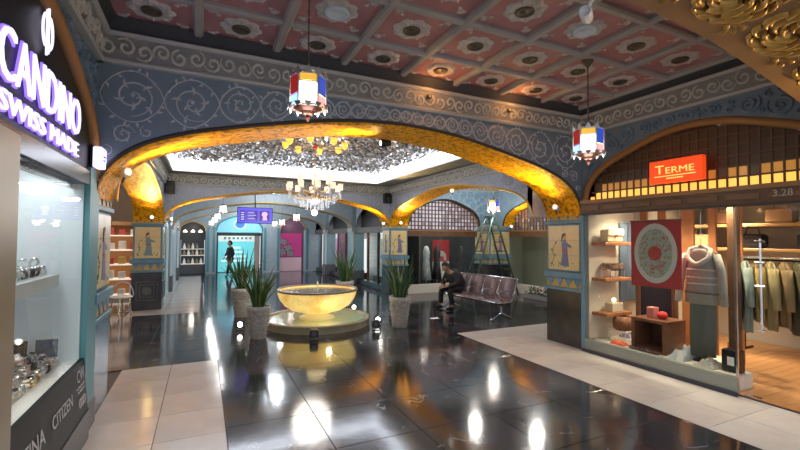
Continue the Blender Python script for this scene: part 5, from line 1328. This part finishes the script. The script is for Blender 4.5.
# folded cloths on the platform
def drape(name, label, x, y, sx, sy, h, m_, seed):
    n = 14; mb = MB(); vs = []
    for i in range(n+1):
        for j in range(n+1):
            u, v = i/n*2-1, j/n*2-1; e = max(0, 1-max(abs(u), abs(v))**3)
            z = .001+h*e*(.45+.55*abs(noise.noise((u*2.2+seed, v*2.2, seed*1.7)))*1.8)
            vs.append((x+sx*u*(1+.12*noise.noise((v*3, seed, 1))), y+sy*v*(1+.15*noise.noise((u*3, seed, 4))), .19+z))
    vs += [(p[0], p[1], .19) for p in vs]
    N2 = (n+1)**2
    fs = [(i*(n+1)+j, (i+1)*(n+1)+j, (i+1)*(n+1)+j+1, i*(n+1)+j+1) for i in range(n) for j in range(n)]
    fs += [tuple(N2+q for q in f[::-1]) for f in fs]
    return tag(obj(name, mb.add(vs, fs), m_, smooth=True), label, 'cloth')
drape('folded_scarf', 'pale blue grey scarf heaped on the boutique window platform', SH+.30, 3.36, .20, .11, .16, mat('pale_scarf', (.42, .46, .48), .8), 2)
drape('folded_scarf', 'pale patterned cloth heaped beside the black bag in the window', SH+.24, 3.02, .15, .12, .10, mat('pattern_scarf', (.50, .46, .40), .8, col2=(.28, .30, .28), nscale=30), 5)
drape('folded_scarf', 'orange red cloth lying under the window shelves', SH+.165, 4.20, .07, .12, .07, mat('orange_scarf', (.62, .12, .06), .8), 9)
drape('folded_scarf', 'violet grey cloth lying behind the orange cloth', SH+.71, 4.45, .10, .10, .09, mat('violet_scarf', (.22, .20, .30), .8), 11)
# black shopping bag
sbg = thing('shopping_bag', 'small black bag with white card at the window corner', 'bag', (SH+.26, 2.78, .19))
obj('bag_body', MB().cbox((-.06, -.09, 0), (.06, .09, .26), .01), BLACK, sbg)
obj('bag_handle', MB().tube([(0, -.05, .25), (0, -.05, .33), (0, .05, .33), (0, .05, .25)], .006, 6), BLACK, sbg)
obj('white_card', MB().box((-.066, -.04, .08), (-.06, .03, .18)), WHITE, sbg)
# garments
def garment(parent, name, prof, material, n=22, fold=.012, seed=0):
    # prof rows: z, half depth (x), half width (y), x shift
    mb = MB(); vs = []
    for z, a, b_, sx in prof:
        for k in range(n):
            q = 2*PI*k/n; f = 1+fold/max(b_, .05)*math.sin(q*5+seed)*(1 if z < prof[-1][0] else 0)
            vs.append((sx+a*math.cos(q)*f, b_*math.sin(q)*f, z))
    fs = [(i*n+k, i*n+(k+1) % n, (i+1)*n+(k+1) % n, (i+1)*n+k) for i in range(len(prof)-1) for k in range(n)]+[tuple(range(n-1, -1, -1)), tuple(range((len(prof)-1)*n, len(prof)*n))]
    return obj(name, mb.add(vs, fs), material, parent, smooth=True)
KNIT = mat('grey_knit', (.30, .29, .26), .9, col2=(.36, .35, .31), nscale=40, bump=.6, bscale=90)
KNITL = mat('pale_knit', (.52, .50, .45), .9, bump=.6, bscale=90)
ho = thing('knit_hoodie', 'long grey striped hooded cardigan on a wooden hanger in the boutique window', 'garment', (SH+.42, 3.20, .92))
garment(ho, 'knit_body', [(0, .09, .20, 0), (.25, .08, .185, 0), (.50, .08, .165, 0), (.62, .075, .17, 0), (.68, .06, .13, 0), (.71, .05, .08, 0)], KNIT, seed=1)
for s in (-1, 1):
    sl = MB().tube([(0, s*.17, .635), (0, s*.23, .45), (-.02, s*.26, .20), (-.03, s*.28, .0)], [.05, .048, .044, .038], 10)
    obj('sleeve', sl, KNIT if s < 0 else KNITL, ho, smooth=True)
obj('hood', MB().tube([(-.07, -.13, .60), (-.10, -.05, .53), (-.11, .0, .51), (-.10, .05, .53), (-.07, .13, .60), (-.02, .12, .70), (.03, 0, .74), (-.02, -.12, .70)], .03, 8, True), KNITL, ho, smooth=True)
for z in (.14, .26, .34, .44): obj('knit_stripe', MB().tube([((.09)*math.cos(a)*1.0, (.20-.06*z)*math.sin(a)*1.03, z) for a in np.linspace(0, 2*PI, 26, endpoint=False)], .012, 5, True), KNITL if z > .2 else mat('dark_knit', (.12, .12, .11), .9), ho)
obj('hanger', MB().tube([(0, -.19, .66), (0, 0, .76), (0, .19, .66)], .012, 6).tube([(0, 0, .75), (0, 0, .84), (0, .03, .88), (0, .0, .91), (0, -.03, .89)], .005, 6), mat('hanger_wood', (.45, .22, .09), .4), ho)
obj('hanging_line', MB().tube([(0, 0, .90), (0, 0, 1.44)], .003, 4), CHROME, ho)
sk2 = thing('long_skirt', 'dark grey green long skirt on a stand beneath the hooded cardigan', 'garment', (SH+.44, 3.20, .19))
garment(sk2, 'skirt_body', [(.06, .13, .12, 0), (.35, .11, .14, 0), (.70, .10, .14, 0), (.80, .08, .12, 0)], mat('grey_green_cloth', (.10, .115, .10), .8), fold=.02, seed=2)
obj('stand_base', MB().lathe([(.14, 0), (.14, .015), (.02, .03), (.015, .08)], 18), BLACK, sk2)
# timber slat partition behind
pa = thing('slat_partition', 'orange timber slat partition behind the boutique window display', 'partition', (SH+1.30, 3.25, .022))
for k, (y, wd_) in enumerate(((-.10, .14), (.22, .10), (.52, .18), (.95, .12), (1.25, .16))):
    obj('slat', MB().box((-.02, y, .02), (.02, y+wd_, 2.30)), mat('orange_slat', (.42, .17, .06), .4, col2=(.34, .13, .05), nscale=6), pa)
obj('head_rail', MB().box((-.03, -.12, 2.28), (.03, 1.45, 2.355)), BROWN, pa)
# clothes rail and garments
ra = thing('clothes_rail', 'chrome clothes rail standing inside the boutique entrance', 'rail', (SH+1.02, 2.55, .022))
obj('top_bar', MB().tube([(0, -.55, 1.50), (0, .62, 1.50)], .015, 8), CHROME, ra)
for y in (-.52, .60): obj('upright', MB().tube([(0, y, 0), (0, y, 1.50)], .015, 8), CHROME, ra); obj('foot', MB().tube([(-.25, y, .02), (.25, y, .02)], .018, 8), CHROME, ra)
GAR = [((.05, .07, .10), 'navy padded jacket'), ((.34, .42, .38), 'mint long shirt'), ((.36, .25, .09), 'mustard jacket'), ((.42, .34, .16), 'ochre coat'), ((.30, .20, .09), 'tan jacket'), ((.12, .10, .05), 'olive brown coat')]
def hanging(parent_loc, i, col, nm, where, L, rz=0, grp=None):
    t = thing('hanging_garment', f'{nm} hanging {where}', 'garment', parent_loc, rz, grp)
    m_ = mat('cloth_%s' % nm.replace(' ', '_'), col, .85, col2=tuple(c*.8 for c in col), nscale=8)
    garment(t, 'cloth', [(-L, .22, .055, 0), (-L*.5, .20, .055, 0), (-.16, .20, .05, 0), (-.09, .12, .035, 0), (-.05, .04, .025, 0)], m_, 18, .014, i)
    for s in (-1, 1): obj('sleeve', MB().tube([(s*.17, 0, -.14), (s*.23, -.01, -.35), (s*.24, -.02, -.62)], [.055, .05, .042], 8), m_, t, smooth=True)
    obj('hanger', MB().tube([(-.18, 0, -.12), (0, 0, -.045), (.18, 0, -.12)], .009, 6).tube([(0, 0, -.05), (0, 0, .0), (0, .02, .015), (0, .02, .0)], .004, 5), BRONZE, t)
    return t
for i, (c, nm) in enumerate(GAR): hanging((SH+1.02, 3.12-.132*i, 1.522), i, c, nm, 'on the chrome rail behind the boutique glass door', (.85, .95, .80, .88, .82, .9)[i], .55)
ra2 = thing('clothes_rail', 'dark clothes rail below the shelves deeper in the boutique', 'rail', (SH+2.35, 2.9, .022))
obj('top_bar', MB().tube([(0, -.7, 1.42), (0, .75, 1.42)], .015, 8), BLACK, ra2)
for y in (-.68, .73): obj('upright', MB().tube([(0, y, 0), (0, y, 1.42)], .015, 8), BLACK, ra2); obj('foot', MB().tube([(-.22, y, .02), (.22, y, .02)], .018, 8), BLACK, ra2)
GAR2 = [((.40, .30, .16), 'beige coat'), ((.03, .03, .035), 'black jacket'), ((.10, .11, .14), 'slate coat'), ((.32, .24, .13), 'camel coat'), ((.025, .03, .05), 'midnight jacket'), ((.22, .14, .08), 'brown jacket'), ((.06, .06, .055), 'charcoal coat'), ((.35, .28, .2), 'sand jacket')]
for i, (c, nm) in enumerate(GAR2): hanging((SH+2.35, 3.5-.165*i, 1.442), i+3, c, nm, 'on the dark rail deeper in the boutique', (.9, .8, .95, .85)[i % 4], .2)
# shelves high on the back wall with bags
for k, z in enumerate((1.62, 2.0)):
    tag(obj('wall_shelf', MB().cbox((7.62, 1.3, z-.05), (8.6, 4.62, z), .008), mat('amber_shelf', (.45, .27, .11), .4)), ('lower', 'upper')[k]+' amber wood shelf over the dark rail in the boutique', 'shelf')
cols = [(.30, .05, .04), (.42, .24, .10), (.02, .02, .02), (.35, .20, .10), (.015, .015, .02), (.25, .12, .06), (.5, .38, .2)]
cn = ['dark red', 'tan', 'black', 'chestnut', 'jet black', 'brown', 'sand']
for k in range(7):
    z = 1.62 if k % 2 == 0 else 2.0
    t = thing('leather_bag', f'{cn[k]} leather bag on the {"lower" if k % 2 == 0 else "upper"} amber shelf in the boutique', 'bag', (7.85, 2.05+.37*k, z))
    obj('bag_body', MB().cbox((-.10, -.16, 0), (.10, .16, .22), .03), mat('bag_'+cn[k].replace(' ', '_'), cols[k], .5), t)
    obj('bag_strap', MB().tube([(0, -.10, .20), (0, -.07, .32), (0, .07, .32), (0, .10, .20)], .010, 6), MATS['bag_'+cn[k].replace(' ', '_')], t)

for k, (x, y) in enumerate(((6.6, 7.2), (6.9, 9.6), (8.0, 8.4))):
    t = thing('ceiling_lamp', ('round ceiling lamp over the near end of the waiting bench', 'round ceiling lamp over the far end of the waiting bench', 'round ceiling lamp between the bench and the side shopfront')[k], 'lamp', (x, y, 3.56))
    obj('lamp_ring', MB().lathe([(.13, .06), (.13, .0), (.10, -.01), (.10, .03)], 20, cap=False), CHROME, t); obj('lamp_glass', MB().lathe([(.10, .01), (.001, .0)], 20, cap=False), glow('aisle_lamp', (1, .96, .9), 5), t)
    light('POINT', (x, y, 3.40), 60, (1, .96, .9), .1)
# ---------------------------------------------------------------- shop behind the bench
rp_ = thing('shop_poster', 'red and white poster panel in the shop window behind the bench', 'poster', (7.60, 12.6, .3))
obj('poster_lower', MB().box((-.33, 0, 0), (.33, .03, .62)), mat('poster_white', (.6, .58, .55), .5, emit=(.8, .78, .75), es=.12), rp_)
obj('poster_upper', MB().box((-.33, 0, .62), (.33, .03, 1.38)), mat('poster_red', (.32, .03, .035), .5, emit=(.5, .05, .05), es=.15), rp_)
obj('poster_figure', MB().prism([(-.22, .66), (-.10, .66), (-.12, .82), (.08, .80), (.10, .66), (.22, .66), (.20, .86), (.10, .98), (-.14, 1.02), (-.24, .9)], lambda q: (q[0], 0, q[1]), lambda q: (q[0], -.008, q[1])), mat('poster_pale', (.6, .5, .45), .5), rp_)
obj('poster_foot', MB().box((-.36, -.05, -.3), (.36, .08, 0)), BLACK, rp_)
for k, (x, c, lab) in enumerate(((6.78, (.55, .60, .62), 'silvery dress on a stand in the shop window behind the bench'), (7.19, (.03, .035, .03), 'black dress on a stand beside the silvery dress'), (8.15, (.05, .05, .06), 'charcoal dress on a stand beside the red poster'))):
    t = thing('dress_form', lab, 'mannequin', (x, 12.2, 0))
    garment(t, 'dress', [(.35, .16, .20, 0), (.75, .11, .14, 0), (1.0, .09, .11, 0), (1.25, .10, .15, 0), (1.42, .06, .12, 0), (1.48, .04, .05, 0)], mat('dress_%d' % k, c, .5, col2=tuple(q*.6 for q in c), nscale=12), 18, .02, k)
    obj('stand', MB().lathe([(.16, 0), (.16, .02), (.02, .04), (.02, .4)], 14), CHROME, t)
light('POINT', (6.6, 12.0, 2.2), 34, (1, .92, .8), .1); light('POINT', (8.1, 12.3, 2.2), 10, (1, .92, .8), .1); light('POINT', (9.8, 9.6, 2.2), 14, (1, .92, .75), .1)

# ---------------------------------------------------------------- corridor end: display shop, cyan doorway, pink poster
cy = tag(obj('wall_doorway', MB().box((.58, 22.6, 0), (2.66, 22.7, 3.0)), glow('cyan_glow', (.16, .60, .64), .72)), 'glowing cyan panel inside the end doorway', 'wall', kind='structure')
for k in range(7): obj('pale_mark', MB().box((.95+.2*k, 22.53, 1.62), (1.06+.2*k, 22.55, 1.74)), mat('brown_mark', (.45, .35, .3), .5), cy)
for k in range(4): obj('pale_mark', MB().box((.85+.1*k, 22.58, .5+.22*k), (2.1-.12*k, 22.6, .58+.22*k)), mat('white_mark', (.8, .9, .9), .5, emit=(.8, .9, .9), es=.8), cy)
obj('side_panel', MB().box((2.40, 22.5, 0), (2.66, 22.6, 1.9)), mat('pinkish_panel', (.55, .38, .30), .5), cy)
obj('pale_lettering_strip', MB().box((.62, 22.55, 1.52), (2.62, 22.6, 1.84)), mat('strip_pale', (.7, .7, .65), .5, emit=(.8, .8, .75), es=.7), cy)
dr = tag(link('door_3', None, None, (1.62, E+.15, 0)), 'dark framed glass doorway with arched fanlight', 'door', kind='structure')
obj('transom', MB().box((-1.04, 0, 1.80), (1.04, .10, 1.96)), BLACK, dr)
obj('jamb', MB().box((-1.04, 0, 0), (-.96, .10, 1.80)), mat('dark_green_frame', (.03, .07, .07), .4), dr); obj('jamb', MB().box((.96, 0, 0), (1.04, .10, 1.80)), MATS['dark_green_frame'], dr)
obj('fanlight', MB().prism(arch_curve(-1.03, 1.03, 2.0, .70), lambda q: (q[0], .05, q[1]), lambda q: (q[0], .06, q[1])), mat('fanlight_blue', (.25, .6, .75), .3, emit=(.2, .60, .75), es=.45), dr)
obj('fan_medallion', MB().prism([(.30*math.cos(a), 2.36+.24*math.sin(a)) for a in np.linspace(0, 2*PI, 20, endpoint=False)], lambda q: (q[0], .03, q[1]), lambda q: (q[0], .05, q[1])), mat('medallion_pale', (.6, .7, .75), .4, emit=(.5, .7, .75), es=.35), dr)
obj('fan_medallion', MB().prism([(.21*math.cos(a), 2.36+.17*math.sin(a)) for a in np.linspace(0, 2*PI, 20, endpoint=False)], lambda q: (q[0], .01, q[1]), lambda q: (q[0], .03, q[1])), mat('medallion_blue', (.02, .15, .45), .3, emit=(.02, .18, .5), es=.6), dr)
# display shop on one side
ds = tag(obj('wall_display', MB().box((-1.2, 22.5, 0), (.4, 22.6, 2.8)).box((-1.2, 21.66, 2.79), (.4, 22.6, 2.9)), mat('charcoal_display', (.05, .05, .055), .5)), 'dark back wall of the display shop at the corridor end', 'shop interior', kind='structure')
dc = thing('glass_cabinet', 'glass cabinet of white wares in the display arch at the corridor end', 'cabinet', (-.42, 21.95, 0))
obj('cabinet_base', MB().cbox((-.52, -.18, 0), (.52, .18, .45)), STONECARVE, dc)
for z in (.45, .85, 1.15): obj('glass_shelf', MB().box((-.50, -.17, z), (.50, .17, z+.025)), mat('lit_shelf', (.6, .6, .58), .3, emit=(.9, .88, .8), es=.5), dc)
for x in (-.5, .5): obj('cabinet_post', MB().box((x-.02, -.18, .45), (x+.02, -.14, 1.6)), CHROME, dc)
rng = random.Random(21)
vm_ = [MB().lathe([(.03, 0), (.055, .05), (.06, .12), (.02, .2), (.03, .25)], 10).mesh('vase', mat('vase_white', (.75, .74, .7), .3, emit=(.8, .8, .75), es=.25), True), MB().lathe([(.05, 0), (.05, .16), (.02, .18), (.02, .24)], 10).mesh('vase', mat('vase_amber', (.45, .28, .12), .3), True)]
for k in range(14):
    z = (.475, .875, 1.175)[k % 3]; x = -.86+.88*(k//3+.5)/5
    tag(link('display_vase', vm_[k % 2], None, (x, 21.9, z)), ('white', 'amber')[k % 2]+' vase on the '+('lowest', 'middle', 'highest')[k % 3]+' lit shelf of the corridor end cabinet', 'vase', ('white', 'amber')[k % 2]+' vases on the '+('lowest', 'middle', 'highest')[k % 3]+' cabinet shelf')
for k in range(3):
    t = thing('pendant_lamp', 'small white pendant lamp over the corridor end cabinet', 'lamp', (-.75+.32*k, 21.8, 1.95), 0, 'cabinet pendants')
    obj('shade', MB().lathe([(.09, 0), (.085, .06), (.03, .12), (.01, .13)], 14), glow('pendant_glow', (1, .93, .8), 1.8), t); obj('cable', MB().tube([(0, 0, .12), (0, 0, .845)], .005, 5), BLACK, t)
# pink poster arch
pk = tag(obj('wall_poster', MB().box((3.4, 22.1, 0), (4.9, 22.2, 2.9)), mat('mauve_wall', (.20, .10, .16), .5)), 'dark mauve wall behind the pink poster', 'wall', kind='structure')
pp = thing('pink_poster', 'pink poster with black and white chequered pieces in the end arch', 'poster', (4.12, 21.98, 0))
obj('poster_sheet', MB().box((-.58, 0, .75), (.58, .03, 1.95)), mat('magenta', (.45, .05, .20), .4, emit=(.7, .06, .28), es=.22), pp)
obj('poster_base', MB().box((-.58, -.02, 0), (.58, .03, .70)), mat('pale_pink', (.6, .42, .46), .4, emit=(.75, .45, .52), es=.2), pp)
for k, (x, z, a) in enumerate(((-.35, 1.5, .5), (-.10, 1.2, -.4), (-.40, 1.0, 1.0), (.0, .9, .2))):
    bd = obj('dark_piece', MB().box((-.18, -.012, -.14), (.18, 0, .14)), BLACK, pp, (x, 0, z), (0, a, 0))
    ck = MB()
    for i in range(6):
        for j in range(4):
            if (i+j) % 2: ck.box((-.17+.057*i, -.016, -.13+.065*j), (-.113+.057*i, -.012, -.065+.065*j))
    obj('white_checks', ck, WHITE, bd)
# corridor storefront contents
for k, (y, c, lab, e) in enumerate(((13.80, (.5, .5, .48), 'pale display panel in the storefront next to the ochre pillar', .5), (14.60, (.30, .36, .4), 'grey display panel in the storefront next to the ochre pillar', .4), (16.4, (.75, .75, .75), 'bright white display panel between the turquoise pillars', 1.1), (17.8, (.7, .55, .6), 'pinkish display panel between the turquoise pillars', .8), (20.2, (.45, .2, .4), 'mauve display panel beside the pink poster arch', .6))):
    t = thing('advertising_board', lab, 'board', (6.1, y, 0))
    obj('panel_face', MB().box((-.02, -.35, .3), (.02, .35, 1.7)), mat('panel_%d' % k, c, .5, emit=c, es=e), t)
    obj('panel_foot', MB().box((-.15, -.30, 0), (.15, .30, .3)), BLACK, t)
for y in (13.6, 17.1, 20.2): light('POINT', (5.75, y, 2.0), 9, (1, .93, .85), .1)
for x, y in ((2.1, 13.6), (2.1, 17.0), (2.1, 20.2)): light('POINT', (x, y, 3.05), 85, (.9, .95, 1), .25)
light('POINT', (-.42, 21.8, 2.2), 8, (1, .9, .75), .1); light('POINT', (4.1, 21.6, 2.4), 6, (1, .8, .85), .1); light('POINT', (1.6, 22.0, 2.0), 10, (.4, .9, 1), .2)

# ---------------------------------------------------------------- aisle behind the star-carved pillar
al = tag(obj('wall_aisle_shop', MB().box((-4.6, 4.0, 0), (-4.5, 16.2, 3.3)).box((-4.6, 16.1, 0), (-1.3, 16.2, 3.3)), mat('peach_wall', (.55, .42, .34), .6)), 'warm peach wall of the aisle beyond the watch shop', 'wall', kind='structure')
tag(obj('ceiling_aisle_shop', MB().box((-4.6, 5.0, 3.3), (-1.5, 16.2, 3.4)), WHITE), 'white ceiling of the aisle beyond the watch shop', 'ceiling', kind='structure')
cb = thing('display_cabinet', 'amber wood cabinet of bright wares in the aisle beyond the watch shop', 'cabinet', (-2.20, 13.8, 0))
obj('cabinet_frame', MB().box((-.75, .25, 0), (.75, .30, 2.15)).box((-.78, -.25, 0), (-.72, .30, 2.15)).box((.50, -.25, 0), (.75, .30, 2.15)).box((-.75, -.25, 2.05), (.75, .30, 2.15)), BROWNLT, cb)
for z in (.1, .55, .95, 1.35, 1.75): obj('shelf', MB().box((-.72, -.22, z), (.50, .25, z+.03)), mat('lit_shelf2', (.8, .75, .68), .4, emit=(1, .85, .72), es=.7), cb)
rng = random.Random(31)
for k in range(25):
    z = (.13, .58, .98, 1.38, 1.78)[k % 5]; x = -2.20-.62+1.08*(k//5)/4
    c = rng.choice([0, 1, 2])
    tag(obj('ware_box', MB().cbox((-.08, -.08, 0), (.08, .08, rng.uniform(.14, .26)), .01), (mat('ware_white', (.8, .78, .75), .4), mat('ware_red', (.5, .08, .06), .4), mat('ware_gold', (.6, .4, .12), .4))[c], None, (x, 13.7, z)), ('white', 'red', 'gold')[c]+' box on the '+('bottom', 'second lowest', 'middle', 'second highest', 'top')[k % 5]+' shelf of the amber aisle cabinet', 'box', ('white', 'red', 'gold')[c]+' boxes on the '+('bottom', 'second lowest', 'middle', 'second highest', 'top')[k % 5]+' aisle shelf')
light('POINT', (-2.4, 12.6, 2.5), 35, (1, .82, .65), .15)
stl = thing('glass_stool', 'clear acrylic stool with white seat beside the star-carved pillar', 'stool', (-1.55, 10.55, 0))
obj('seat', MB().lathe([(.001, .44), (.20, .44), (.22, .455), (.20, .475), (.001, .475)], 24, cap=False), WHITE, stl, smooth=True)
for a in np.linspace(0, 2*PI, 4, endpoint=False): obj('leg', MB().tube([(.15*math.cos(a), .15*math.sin(a), .44), (.20*math.cos(a), .20*math.sin(a), 0)], .014, 6), CHROME, stl)
obj('ring', MB().tube([(.185*math.cos(a), .185*math.sin(a), .16) for a in np.linspace(0, 2*PI, 20, endpoint=False)], .009, 5, True), CHROME, stl)
obj('back_hoop', MB().tube([(.20*math.cos(a), .20, .46+.30*math.sin(a)) for a in np.linspace(0, PI, 12)], .010, 5), CHROME, stl)
